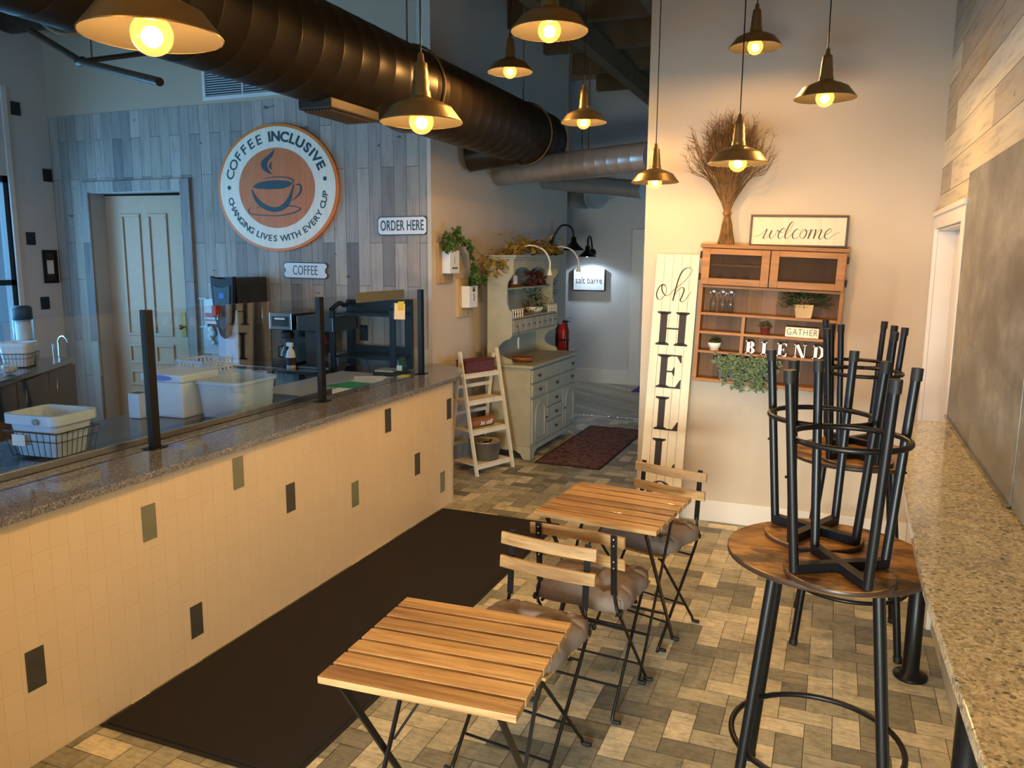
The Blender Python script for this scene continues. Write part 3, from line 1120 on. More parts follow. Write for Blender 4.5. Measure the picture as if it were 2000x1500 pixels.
# stainless prep table behind the guard
t = thing('prep_table', 'stainless prep table with a raised lip behind the glass screen', 'table', (-3.26, 2.25, 0))
MB().box(-0.42, 0.33, -1.95, 1.95, 0.86, 0.90).build('worktop', M['steel_dark'], t, bev=0.003)
MB().box(0.3355, 0.352, -1.95, 1.95, 0.86, 0.965).build('raised_lip', M['steel'], t, bev=0.003)
for y in (-1.85, 0, 1.85):
    for x in (-0.36, 0.24):
        MB().tube([(x, y, 0), (x, y, 0.86)], 0.02, 12).build('leg', M['steel'], t)
MB().box(-0.38, 0.26, -1.88, 1.88, 0.28, 0.30).build('under_shelf', M['steel'], t)

# register desk
t = thing('register_desk', 'pale laminate desk behind the far end of the counter', 'desk', (-3.26, 4.75, 0))
MB().box(-0.30, 0.355, -0.53, 0.53, 0.87, 0.90).build('desk_top', M['laminate'], t, bev=0.002)
for y in (-0.48, 0.50):
    MB().box(-0.28, 0.33, y - 0.01, y + 0.01, 0, 0.87).build('side_panel', M['laminate'], t)


def basket(name, label, loc, rz, sx, sy, h, mat, wires=9, taper=0.85):
    t = thing(name, label, 'basket', loc, rz)
    mb = MB()

    def ringp(k, z):
        return [(sx * k, -sy * k, z), (sx * k, sy * k, z), (-sx * k, sy * k, z), (-sx * k, -sy * k, z)]
    for z, k in ((h, 1), (h * .66, (2 + taper) / 3), (0.004, taper)):
        mb.tube(ringp(k, z), 0.003 if z == h else 0.0018, 6, closed=True)
    mb.build('rim_wires', mat, t)
    mb = MB()
    for i in range(wires + 1):
        f = -1 + 2 * i / wires
        for sgn in (-1, 1):
            mb.tube([(f * sx, sgn * sy, h), (f * sx * taper, sgn * sy * taper, 0.004)], 0.0016, 5)
            mb.tube([(sgn * sx, f * sy, h), (sgn * sx * taper, f * sy * taper, 0.004)], 0.0016, 5)
        mb.tube([(f * sx * taper, -sy * taper, 0.004), (f * sx * taper, sy * taper, 0.004)], 0.0016, 5)
    mb.build('side_wires', mat, t)
    return t


def tub(name, label, cat, loc, rz, sx, sy, h, mat, taper=0.86, wall_=0.004, rim=0.012, handle=True, n=8):
    t = thing(name, label, cat, loc, rz)

    def rr(kx, ky, z, rad):
        out = []
        for cx, cy, a0 in ((kx - rad, ky - rad, 0), (-(kx - rad), ky - rad, PI / 2), (-(kx - rad), -(ky - rad), PI), (kx - rad, -(ky - rad), 1.5 * PI)):
            for i in range(n + 1):
                a = a0 + PI / 2 * i / n
                out.append((cx + rad * math.cos(a), cy + rad * math.sin(a), z))
        return out
    rad = min(sx, sy) * 0.35
    rings = [rr(sx * taper * .3, sy * taper * .3, 0, rad * .28), rr(sx * taper, sy * taper, 0.0, rad * .8), rr(sx * .97, sy * .97, h - rim * 1.5, rad), rr(sx + rim * .4, sy + rim * .4, h - rim * 1.4, rad), rr(sx + rim * .4, sy + rim * .4, h, rad), rr(sx - wall_, sy - wall_, h, rad), rr(sx * taper - wall_, sy * taper - wall_, wall_, rad * .8), rr(sx * taper * .3, sy * taper * .3, wall_, rad * .28)]
    mb = MB()
    vs = [p for r_ in rings for p in r_]
    k = len(rings[0])
    fs = []
    for i in range(len(rings) - 1):
        for j in range(k):
            fs.append((i * k + j, i * k + (j + 1) % k, (i + 1) * k + (j + 1) % k, (i + 1) * k + j))
    fs.append(tuple(range(k)))
    fs.append(tuple(range((len(rings) - 1) * k, len(rings) * k)))
    mb.add(vs, fs, False)
    mb.build('tub_body', mat, t, bev=0.0)
    return t


# near white tub standing in a wire basket
bl = (-3.235, 2.50, 0.905)
basket('wire_basket', 'black wire basket on the prep table holding the white oval tub', bl, R(6), 0.145, 0.122, 0.12, M['black'], 8)
t = tub('oval_tub', 'white oval tub with a side knob, in the wire basket behind the near glass pane', 'tub', (bl[0], bl[1], 0.912), R(6), 0.138, 0.115, 0.19, M['window_blue_plastic'], taper=0.8, rim=0.03)
MB().tube([(0.05, -0.122, 0.165), (0.05, -0.14, 0.165)], 0.014, 14).build('knob', M['steel'], t, bev=0.002)
MB().box(-0.1, -0.03, -0.1215, -0.118, 0.05, 0.1).build('label', M['paper'], t)

# big translucent tub and the white drinks chest
tub('clear_tub', 'large translucent plastic tub on the prep table beside the middle post', 'tub', (-3.135, 3.60, 0.901), R(3), 0.15, 0.19, 0.205, M['milky'], taper=0.86)
t = tub('clear_tub', 'second translucent tub lying half behind the large one', 'tub', (-3.40, 3.90, 0.901), R(10), 0.13, 0.16, 0.17, M['milky'], taper=0.86)
t = thing('cooler_box', 'white cooler box with a blue oval badge behind the glass', 'cooler', (-3.43, 3.45, 0.9), R(2))
MB().box(-0.13, 0.14, -0.12, 0.16, 0.002, 0.20).build('cooler_body', M['window_blue_plastic'], t, bev=0.012)
MB().box(-0.14, 0.15, -0.13, 0.17, 0.20, 0.245).build('lid', M['window_blue_plastic'], t, bev=0.012)
mb = MB()
N = 24
mb.add([(0.085 * math.cos(2 * PI * i / N), -0.1315, 0.224 + 0.015 * math.sin(2 * PI * i / N)) for i in range(N)] + [(0.085 * math.cos(2 * PI * i / N), -0.1295, 0.224 + 0.015 * math.sin(2 * PI * i / N)) for i in range(N)],
       [tuple(range(N)), tuple(reversed(range(N, 2 * N)))] + [(i, (i + 1) % N, N + (i + 1) % N, N + i) for i in range(N)])
mb.build('badge', M['blue_pl'], t)
t = thing('small_bin', 'small grey white bin clipped beside the cooler box', 'bin', (-3.545, 3.275, 0.9))
MB().box(-0.04, 0.04, -0.035, 0.035, 0.002, 0.14).build('bin_body', M['window_blue_plastic'], t, bev=0.006)
MB().box(-0.032, 0.032, -0.027, 0.027, 0.138, 0.1415).build('opening', M['black_matte'], t)

# glass washer racks stacked behind
t0 = None
for k, (dx, z) in enumerate(((0, 0.0), )):
    t = thing('dish_rack', 'white plastic dish rack with square openings behind the cooler box', 'rack', (-3.93, 4.2, 1.0), R(-4))
    mb = MB()
    s_ = 0.13
    for zz in (0.0, 0.045, 0.09):
        mb.box(-s_, s_, -s_, -s_ + 0.008, zz, zz + 0.014).box(-s_, s_, s_ - 0.008, s_, zz, zz + 0.014).box(-s_, -s_ + 0.008, -s_, s_, zz, zz + 0.014).box(s_ - 0.008, s_, -s_, s_, zz, zz + 0.014)
    for i in range(8):
        f = -s_ + i * (2 * s_ - 0.01) / 7
        for y in (-s_, s_ - 0.008):
            mb.box(f, f + 0.01, y, y + 0.008, 0, 0.104)
            mb.box(y, y + 0.008, f, f + 0.01, 0, 0.104)
    mb.build('rack_frame', M['window_blue_plastic'], t)
    MB().box(-s_, s_, -s_, s_, -0.03, 0.0).build('rack_base', M['window_blue_plastic'], t)
t = thing('undercounter_fridge', 'low white cabinet carrying the dish rack in the kitchen', 'cabinet', (-3.93, 4.2, 0))
MB().box(-0.24, 0.24, -0.24, 0.24, 0.04, 0.955).build('cabinet_body', M['laminate'], t, bev=0.01)
MB().box(-0.21, 0.21, -0.255, -0.24, 0.1, 0.9).build('cabinet_door', M['window_blue_plastic'], t, bev=0.006)

# steel table along the plank wall
t = thing('steel_table', 'stainless table against the plank wall carrying the brewers', 'table', (-4.35, 5.49, 0))
MB().box(-0.45, 0.62, -0.24, 0.24, 0.865, 0.895).build('table_top', M['steel'], t, bev=0.004)
MB().box(0.25, 0.62, -0.33, -0.245, 0.865, 0.895).build('front_extension', M['steel'], t, bev=0.003)
for x in (-0.40, 0.1, 0.57):
    for y in (-0.2, 0.2):
        MB().box(x - 0.018, x + 0.018, y - 0.018, y + 0.018, 0, 0.865).build('leg', M['steel_dark'], t)
o = MB().box(-5.35, -4.95, YP - 0.02, YP - 0.005, 0.9, 1.17).build('splash_board', M['laminate'])
tag(o, 'plain white splash board low on the plank wall beside the hot water tower', 'board')
o = MB().box(-3.80, -3.03, YP - 0.02, YP - 0.005, 0.85, 1.05).build('splash_board', M['laminate'])
tag(o, 'white splash board low on the plank wall behind the black stand', 'board')

# hot water tower
f0, f1, f2 = ay(427, 712, 5.30), ay(466, 712, 5.30), ay(510, 712, 5.30)
tw = f1.x - f0.x
th = 0.715
t = thing('hot_water_tower', 'tall hot water tower with black curved head and red tap on the steel table', 'dispenser', (f0.x, 5.30, 0.896))
MB().box(0, tw, 0.02, 0.40, 0, th).build('tower_body', M['steel_dark'], t, bev=0.004)
MB().box(0.005, tw - 0.005, 0.005, 0.0195, 0.0, th * .62).build('front_panel', M['window_blue_plastic'], t, bev=0.003)
c_ = tw / 2
prof = [(c_ - tw * .56, th + 0.01), (c_ - tw * .2, th - 0.012), (c_ + tw * .2, th - 0.012), (c_ + tw * .56, th + 0.01), (c_ + tw * .5, th * .72), (c_ + tw * .40, th * .5), (c_ + tw * .2, th * .33), (c_, th * .29), (c_ - tw * .2, th * .33), (c_ - tw * .40, th * .5), (c_ - tw * .5, th * .72)]
MB().prism(prof, -0.035, 0.004).build('black_head', M['black_matte'], t, bev=0.004)
prof2 = [(c_ + (x - c_) * .72, th * .64 + (z - th * .64) * .72) for x, z in prof]
MB().prism(prof2, -0.042, -0.0355).build('control_panel', M['sign_ink'], t, bev=0.002)
MB().box(c_ - 0.025, c_ + 0.025, -0.044, -0.0425, th * .76, th * .82).build('display', M['blue_pl'], t)
MB().tube([(c_, -0.045, th * .58), (c_, -0.09, th * .57), (c_, -0.095, th * .52)], 0.011, 10).build('spout', M['chrome'], t)
MB().box(c_ - 0.075, c_ - 0.03, -0.085, -0.045, th * .55, th * .68).build('tap_lever', M['red'], t, bev=0.006)
MB().tube([(tw - 0.001, 0.3, th * .45), (tw + 0.02, 0.3, th * .45), (tw + 0.02, 0.3, th * .63), (tw - 0.001, 0.3, th * .63)], 0.006, 8).build('sight_gauge', M['chrome'], t)

# coffee brewer
t = thing('coffee_brewer', 'steel coffee brewer with a glass carafe right of the hot water tower', 'brewer', (-4.26, 5.30, 0.896))
MB().box(0, 0.22, 0.0, 0.42, 0.30, 0.44).build('brew_head', M['steel'], t, bev=0.006)
MB().box(0.03, 0.19, -0.006, 0.0, 0.33, 0.41).build('control_panel', M['black_matte'], t)
MB().box(0.06, 0.16, -0.009, -0.0065, 0.385, 0.40).build('display', M['paper'], t)
MB().box(0.0, 0.22, 0.2, 0.42, 0.0, 0.30).build('column', M['steel_dark'], t, bev=0.004)
MB().box(0.0, 0.22, -0.02, 0.2, 0.0, 0.035).build('base', M['steel_dark'], t, bev=0.004)
MB().lathe([(0.05, 0), (0.055, 0.045), (0.035, 0.07), (0.001, 0.075)][::-1], (0.11, 0.09, 0.225)).build('filter_basket', M['black_matte'], t)
cf = MB().lathe([(0.001, 0.036), (0.065, 0.036), (0.07, 0.06), (0.066, 0.12), (0.04, 0.165), (0.042, 0.18)], (0.11, 0.09, 0)).build('carafe', M['glass'], t)
MB().tube([(0.11, 0.03, 0.17), (0.11, -0.035, 0.165), (0.11, -0.035, 0.09), (0.11, 0.02, 0.07)], 0.008, 8).build('carafe_handle', M['black_matte'], t)
t = thing('coffee_grinder', 'dark steel grinder with an overhanging hood between brewer and middle post', 'grinder', (-3.99, 5.30, 0.896))
MB().box(0, 0.34, 0.0, 0.34, 0.30, 0.42).build('hood', M['steel_dark'], t, bev=0.005)
MB().box(0.02, 0.12, 0.08, 0.34, 0.0, 0.30).build('column', M['rustic_edge'], t, bev=0.005)
MB().box(0.0, 0.3, -0.02, 0.3, 0.0, 0.02).build('tray', M['steel'], t, bev=0.003)
t = thing('cleaning_bottle', 'white spray bottle with a printed label beside the brewer', 'bottle', (-4.02, 5.25, 0.896))
MB().lathe([(0.001, 0), (0.036, 0.002), (0.038, 0.1), (0.03, 0.14), (0.014, 0.16), (0.014, 0.18), (0.001, 0.181)]).build('bottle_body', M['white_plastic'], t)
MB().box(-0.035, 0.02, -0.012, 0.012, 0.178, 0.21).build('trigger_head', M['white_plastic'], t, bev=0.004)
MB().lathe([(0.0388, 0.03), (0.0388, 0.09)]).build('printed_band', M['ink'], t)
t = thing('flower_sprig', 'red blossom in a small glass of water by the middle post', 'flowers', (-3.78, 5.36, 0.917))
MB().lathe([(0.001, 0.0), (0.035, 0.001), (0.038, 0.07)]).build('tumbler', M['glass'], t)
random.seed(4)
mb = MB()
for i in range(26):
    a, b = random.uniform(0, 2 * PI), random.uniform(-0.4, 1.2)
    leaf(mb, (0, 0, 0.19), (math.cos(a) * math.cos(b), math.sin(a) * math.cos(b), math.sin(b)), (0, 0, 1), 0.055, 0.03)
mb.build('blossom', M['red'], t)
MB().tube([(0, 0, 0.01), (0.005, 0, 0.1), (0, 0, 0.19)], 0.003, 6).build('stem', M['green_leaf'], t)
t = thing('steel_pan', 'shallow ribbed steel pan on the table behind the middle post', 'pan', (-3.86, 5.3, 0.918))
t.location = (-3.80, 5.60, 0.896)
MB().box(-0.10, 0.03, -0.05, 0.08, 0, 0.10).build('pan_body', M['laminate'], t, bev=0.004)
# acrylic holder with printed packets on the plank wall
p0, p1 = ay(393, 583, YP - 0.02), ay(428, 640, YP - 0.02)
t = thing('packet_holder', 'clear wall holder with red and white printed packets left of the tower', 'holder', (p0.x, YP - 0.02, p1.z))
hw, hh = p1.x - p0.x, p0.z - p1.z
MB().box(0, hw, 0.008, 0.012, 0, hh).build('packet_sheet', M['paper'], t)
MB().box(0.03, hw, 0.004, 0.0075, hh * .35, hh * .5).build('red_print', M['red'], t)
MB().box(0.03, hw, 0.004, 0.0075, hh * .22, hh * .27).build('red_print', M['red'], t)
MB().tube([(0, 0, 0), (0, 0, hh)], 0.006, 8).build('holder_rod', M['white_plastic'], t)
MB().tube([(-0.03, 0, 0), (0.06, 0, 0)], 0.005, 8).tube([(-0.03, 0, hh), (0.06, 0, hh)], 0.005, 8).build('holder_bracket', M['white_plastic'], t)
mb = MB()
for i in range(5):
    mb.ball((hw * .6 + 0.02 * math.sin(i * 2), -0.02, -0.02 - 0.03 * i), 0.035 - 0.004 * i, 8, (1, .5, 1))
mb.build('paper_towel_tail', M['paper'], t)
o = MB().box(hw * .35, hw * .95, -0.01, 0.003, hh * .02, hh * .12).build('dark_slot', M['black_matte'], t)

# black stand with curved side arms
S = {}
t = thing('black_stand', 'black wooden two-shelf stand with curved side arms beside the plank wall', 'stand', (0, 0, 0))
yb, yf = 5.66, 5.36
for px, pxf, nm in ((683, 648, 'l'), (797, 766, 'r')):
    b = ay(px, 585, yb)
    f = ay(pxf, 606, yf)
    MB().box(b.x - 0.03, b.x + 0.03, yb - 0.012, yb + 0.03, 0, b.z).build('rear_post', M['black'], t, bev=0.003)
    MB().box(f.x - 0.022, f.x + 0.022, yf - 0.012, yf + 0.014, 0, f.z).build('front_post', M['black'], t, bev=0.003)
    P = smooth_path([(b.x, yb - 0.01, b.z - 0.02), (b.x * .7 + f.x * .3, yb - 0.09, b.z - 0.04), (b.x * .4 + f.x * .6, yb - 0.18, f.z + 0.05), (f.x, yf - 0.005, f.z + 0.005)], 5)
    MB().tube(P, 0.02, 8).build('curved_arm', M['black'], t)
    S[nm] = (b, f)
bl_, fl_ = S['l']
br_, fr_ = S['r']
for z, hgt in ((1.33, 0.06), (0.99, 0.06)):
    mb = MB()
    mb.add([(fl_.x, yf, z), (fr_.x, yf, z), (br_.x, yb, z), (bl_.x, yb, z), (fl_.x, yf, z + 0.015), (fr_.x, yf, z + 0.015), (br_.x, yb, z + 0.015), (bl_.x, yb, z + 0.015)], [(3, 2, 1, 0), (4, 5, 6, 7), (0, 1, 5, 4), (1, 2, 6, 5), (2, 3, 7, 6), (3, 0, 4, 7)])
    mb.build('shelf_board', M['black'], t)
    MB().bar((bl_.x, yb, z + 0.045), (br_.x, yb, z + 0.045), 0.012, 0.06).build('rear_rail', M['black'], t)
MB().bar((bl_.x, yb, bl_.z - 0.04), (br_.x, yb, br_.z - 0.04), 0.014, 0.08).build('top_rail', M['black'], t)
# outlet and its lead
p = ay(711, 650, YP - 0.006)
t = thing('power_outlet', 'black wall outlet with a plugged-in lead seen through the black stand', 'outlet', (p.x, YP - 0.006, p.z))
MB().box(-0.04, 0.04, -0.006, 0, -0.065, 0.065).build('cover_plate', M['outlet'], t, bev=0.002)
MB().box(-0.02, 0.03, -0.04, -0.006, 0.01, 0.05).build('plug', M['black_matte'], t, bev=0.004)
MB().tube(smooth_path([(0.0, -0.03, 0.01), (0.0, -0.03, -0.08), (0.05, -0.06, -0.2), (0.13, -0.12, -0.33), (0.2, -0.2, -0.42)], 5), 0.003, 6).build('cord', M['black_matte'], t)

# items on the register desk
o = MB().add([(-0.16, -0.1, 0), (0.12, -0.13, 0), (0.16, 0.1, 0), (-0.1, 0.13, 0), (-0.16, -0.1, 0.004), (0.12, -0.13, 0.004), (0.16, 0.1, 0.004), (-0.1, 0.13, 0.004)], [(3, 2, 1, 0), (4, 5, 6, 7), (0, 1, 5, 4), (1, 2, 6, 5), (2, 3, 7, 6), (3, 0, 4, 7)]).build('green_folder', M['green_pl'])
o.location = (-3.08, 4.70, 0.901)
tag(o, 'bright green plastic folder lying on the register desk', 'folder')
t = thing('paper_stack', 'loose white sheets on the desk behind the green folder', 'papers', (-3.13, 4.98, 0.901), R(20))
for k in range(3):
    MB().box(-0.105, 0.105, -0.148, 0.148, 0.0012 * k, 0.0012 * k + 0.0008, Matrix.Rotation(R(9 * k - 6), 4, 'Z')).build('sheet', M['paper'], t)
o = MB().box(-3.1, -2.97, 4.26, 4.56, 0.901, 0.906).build('receipt_pad', M['paper'])
tag(o, 'flat white receipt pad on the desk beside the middle post', 'pad')
t = thing('card_tray', 'shallow black tray with a grey rim below the green bottle', 'tray', (-3.05, 5.24, 0.901), R(4))
MB().box(-0.16, 0.09, -0.07, 0.10, 0, 0.028).build('tray_body', M['black_matte'], t, bev=0.003)
MB().box(-0.15, 0.0, -0.06, 0.09, 0.028, 0.042).build('grey_insert', M['laminate'], t, bev=0.002)
p = ay(820, 718, 5.24)
t = thing('hand_sanitizer', 'green gel bottle with a white label beside the far post', 'bottle', (-2.995, 5.235, 0.930))
MB().lathe([(0.001, 0), (0.036, 0.001), (0.038, 0.05), (0.030, 0.085), (0.012, 0.1), (0.012, 0.115), (0.001, 0.116)]).build('bottle_body', M['bottle_green'], t)
MB().box(-0.022, 0.022, -0.0395, -0.036, 0.015, 0.055).build('label', M['paper'], t)
o = MB().box(-0.03, 0.03, -0.045, 0.045, 0, 0.006).build('card_pack', M['yellow'])
o.location = (-2.86, 5.02, 0.935)
tag(o, 'small cream pack of cards on the granite by the far post', 'cards')

# ---------------------------------------------------------------- dark cabinet by the window
a, b = Vector((-5.22, 3.45)), Vector((-6.15, 5.03))
d = (b - a)
L = d.length
ang = math.atan2(d.y, d.x)
t = thing('dark_cabinet', 'dark cabinet run with a pale top below the kitchen window', 'cabinet', (a.x, a.y, 0), ang)
MB().box(-1.0, L, 0.03, 0.62, 0.08, 0.86).build('cabinet_body', M['cabinet_black'], t, bev=0.003)
MB().box(-1.02, L + 0.02, 0.0, 0.64, 0.86, 0.90).build('cabinet_top', M['steel'], t, bev=0.003)
for k in range(5):
    x = -0.98 + k * 0.57
    dd = MB().box(x, x + 0.55, 0.012, 0.03, 0.1, 0.84).build('cabinet_door', M['cabinet_black'], t, bev=0.003)
    MB().tube([(x + 0.06, 0.012, 0.62), (x + 0.06, -0.02, 0.62), (x + 0.06, -0.02, 0.78), (x + 0.06, 0.012, 0.78)], 0.006, 8).build('door_handle', M['steel'], dd)
q = az(57, 714, 0.901)
q = Vector((-6.03, 4.42, 0.901))
basket('wire_basket', 'wire basket under the round white tub by the kitchen window', (q.x, q.y, 0.902), ang, 0.115, 0.115, 0.11, M['black'], 8)
tub('round_tub', 'white round-cornered tub with a lid rim, standing in its basket by the kitchen window', 'tub', (q.x, q.y, 0.908), ang, 0.108, 0.108, 0.19, M['white_plastic'], taper=0.8, rim=0.02)
t = thing('rag', 'crumpled white rag lying on the cabinet top below the window', 'rag', (-5.72, 4.10, 0.901))
random.seed(9)
mb = MB()
mb.ball((0, 0, 0.03), 0.07, 14, (1.0, 0.8, 0.42))
mb.v = [p + Vector((random.uniform(-.012, .012), random.uniform(-.012, .012), random.uniform(0, .014))) for p in mb.v]
mb.build('rag_cloth', M['paper'], t)
basket('wire_basket', 'wire basket at the left edge of the photo below the window', (-5.62, 3.86, 0.902), ang, 0.14, 0.1, 0.1, M['white_plastic'], 7)
t = thing('white_jug', 'white jug with a large loop handle at the left edge of the photo', 'jug', (-5.63, 3.87, 0.91), ang)
MB().lathe([(0.001, 0), (0.06, 0.001), (0.07, 0.14), (0.062, 0.22), (0.055, 0.22), (0.062, 0.13), (0.05, 0.01)]).build('jug_body', M['milky'], t)
MB().tube(smooth_path([(0.062, -0.02, 0.2), (0.12, -0.03, 0.19), (0.125, -0.03, 0.08), (0.062, -0.02, 0.04)], 6), 0.010, 8).build('handle', M['white_plastic'], t)
t = thing('water_dispenser', 'grey dispenser with a dark blue top behind the round white tub', 'dispenser', (-6.38, 4.74, 0.901), ang)
MB().lathe([(0.001, 0), (0.07, 0.001), (0.07, 0.16), (0.06, 0.17)]).build('base', M['black_matte'], t)
MB().lathe([(0.062, 0.17), (0.078, 0.175), (0.078, 0.34)]).build('clear_body', M['clear_pl'], t)
MB().lathe([(0.058, 0.171), (0.058, 0.33), (0.001, 0.331)]).build('white_core', M['white_plastic'], t)
MB().lathe([(0.001, 0.46), (0.062, 0.458), (0.079, 0.44), (0.079, 0.341), (0.001, 0.34)]).build('blue_top', M['sign_ink'], t)
t = thing('tap', 'chrome gooseneck tap standing on the cabinet end near the corner', 'tap', (-6.14, 5.10, 0.9))
t.location = (-6.22, 4.80, 0.9)
t.location = (-6.33, 5.02, 0.9)
MB().tube([(0, 0, 0.0), (0, 0, 0.12)] + arc((0.06, 0.12), 0.06, PI, 0.15, 10, 'xz', 0.0), 0.008, 8).build('spout', M['chrome'], t)
MB().tube([(0, -0.05, 0.0), (0.02, -0.07, 0.12)], 0.007, 8).build('lever', M['chrome'], t)

# kitchen door leaf, swung slightly back
p0 = ax(203, 383, PX0 + 0.004)
p1 = ay(354, 392, p0.y + 0.12)
t = thing('kitchen_door', 'old cream panelled door standing ajar in the plank-framed doorway', 'door', (p0.x, p0.y + 0.003, 0.0), math.atan2(0.12, p1.x - p0.x))
L = math.hypot(p1.x - p0.x, 0.12)
Hh = p0.z
MB().box(0, L, 0, 0.035, 0.01, Hh).build('door_leaf', M['door'], t, bev=0.002)
for x0 in (0.17, 0.17 + (L - 0.30) / 2 + 0.02):
    w_ = (L - 0.30) / 2 - 0.06
    for z0, z1 in ((1.0, Hh - 0.17), (0.72, 0.92), (0.5, 0.66), (0.12, 0.44)):
        mb = MB()
        for a0, a1, b0, b1 in ((x0, x0 + w_, z0, z0 + 0.03), (x0, x0 + w_, z1 - 0.03, z1), (x0, x0 + 0.03, z0 + 0.03, z1 - 0.03), (x0 + w_ - 0.03, x0 + w_, z0 + 0.03, z1 - 0.03)):
            mb.box(a0, a1, -0.014, 0.001, b0, b1)
        mb.build('panel_moulding', M['door'], t, bev=0.006)
MB().box(L - 0.075, L - 0.025, -0.006, 0, 1.0, 1.24).build('push_plate', M['brass'], t, bev=0.002)
MB().tube([(L - 0.05, -0.006, 1.1), (L - 0.05, -0.045, 1.1)], 0.008, 8).ball((L - 0.05, -0.05, 1.1), 0.024, 10).build('door_knob', M['brass'], t)
MB().box(L - 0.012, L + 0.004, -0.01, 0.04, Hh - 0.36, Hh - 0.27).build('hinge', M['black_matte'], t)

# dark tiles and a frame on the window wall
for (u, v, s_) in ((30, 212, 0.09), (96, 343, 0.085), (60, 466, 0.08), (88, 592, 0.08)):
    p = ax(u, v, XL + 0.004)
    y_ = min(max(p.y, WY1 + 0.09), YP - 0.06)
    o = MB().box(XL + 0.001, XL + 0.012, y_ - 0.045, y_ + 0.045, p.z - 0.06, p.z + 0.06).build('square_plaque', M['cabinet_black'], bev=0.002)
    tag(o, {212: 'small dark square plaque highest on the narrow wall beside the window', 343: 'small dark square plaque near the corner above the black picture frame', 466: 'small dark square plaque closest to the window, level with the frame', 592: 'small dark square plaque below the black picture frame'}[v], 'plaque', 'square plaques beside the window')
t = thing('picture_frame', 'slim black frame with a white card on the wall beside the kitchen window', 'frame', (XL + 0.002, 5.64, 1.67))
mb = MB()
mb.box(0, 0.02, -0.075, 0.075, -0.16, -0.135).box(0, 0.02, -0.075, 0.075, 0.135, 0.16).box(0, 0.02, -0.075, -0.055, -0.135, 0.135).box(0, 0.02, 0.055, 0.075, -0.135, 0.135)
mb.build('frame_border', M['black'], t, bev=0.002)
MB().box(0, 0.006, -0.055, 0.055, -0.135, 0.135).build('backing', M['rustic_edge'], t)
MB().box(0.006, 0.009, -0.035, 0.035, -0.07, 0.06).build('card', M['paper'], t)

# ================================================================ SIGNS ON THE PLANK WALL
t = thing('round_sign', 'large round wooden logo sign with a coffee cup on the plank wall', 'sign', (-4.462, YP - 0.006, 2.358))
RX, RZ = 0.625, 0.530


def disc_xz(mb, k, y0, y1, n=72):
    P = [(RX * k * math.cos(2 * PI * i / n), RZ * k * math.sin(2 * PI * i / n)) for i in range(n)]
    return mb.prism(P, y0, y1)


disc_xz(MB(), 1.0, -0.026, 0).build('rim_disc', M['sign_rim'], t, bev=0.003)
disc_xz(MB(), 0.955, -0.029, -0.0262).build('cream_ring', M['sign_cream'], t)
disc_xz(MB(), 0.628, -0.031, -0.0292).build('orange_disc', M['sign_orange'], t)


def arc_text(mb, s, a0, a1, rad, size, inward=False, y=-0.0300, bold=0.0):
    # spread characters by their advance
    wts = {'I': 0.42, ' ': 0.5, 'W': 1.3, 'M': 1.2, 'L': 0.82, 'E': 0.86, 'F': 0.84}
    ws = [wts.get(c, 1.0) for c in s]
    tot = sum(ws)
    acc_ = 0
    for c, wv in zip(s, ws):
        f = (acc_ + wv / 2) / tot
        acc_ += wv
        if c == ' ':
            continue
        a = R(a0 + (a1 - a0) * f)
        px_, pz_ = RX * rad * math.cos(a), RZ * rad * math.sin(a)
        rot = (a - PI / 2) if not inward else (a + PI / 2)
        m4 = Matrix.Translation((px_, y, pz_)) @ FRONT @ Matrix.Rotation(rot, 4, 'Z')
        text_mesh(mb, c, size, m4, 0.002, 1.12, bold=bold)


arc_text(mb := MB(), 'COFFEE', 169, 104, 0.795, 0.112, bold=0.001)
arc_text(mb, 'INCLUSIVE', 98, 20, 0.795, 0.112, bold=0.004)
mb.build('lettering', M['sign_ink'], t)
arc_text(mb := MB(), 'CHANGING LIVES WITH EVERY CUP', 190, 356, 0.80, 0.074, True, bold=0.0012)
for a in (178, 9):
    P = [(RX * 0.80 * math.cos(R(a)) + 0.018 * math.cos(2 * PI * i / 16), RZ * 0.80 * math.sin(R(a)) + 0.018 * math.sin(2 * PI * i / 16)) for i in range(16)]
    mb.prism(P, -0.031, -0.0291)
mb.build('lettering', M['sign_ink'], t)


def lg(p):
    return ((p[0] - 610) / 495 * RX, -(p[1] - 695) / 520 * RZ)


def lpoly(mb, pts, n=3):
    P = smooth_path([(lg(p)[0], lg(p)[1], 0) for p in pts], n)
    # ear-free strips: fan is unsafe, so let bmesh tessellate the n-gon
    mb.prism([(p.x, p.y) for p in P], -0.0335, -0.0312)


def lband(mb, A, B, n=4):
    """closed shape between two strokes running the same way"""
    a = smooth_path([(lg(p)[0], lg(p)[1], 0) for p in A], n)
    b = smooth_path([(lg(p)[0], lg(p)[1], 0) for p in B], n)
    k = min(len(a), len(b))
    for i in range(k - 1):
        mb.prism([(a[i].x, a[i].y), (a[i + 1].x, a[i + 1].y), (b[i + 1].x, b[i + 1].y), (b[i].x, b[i].y)], -0.0335, -0.0312)


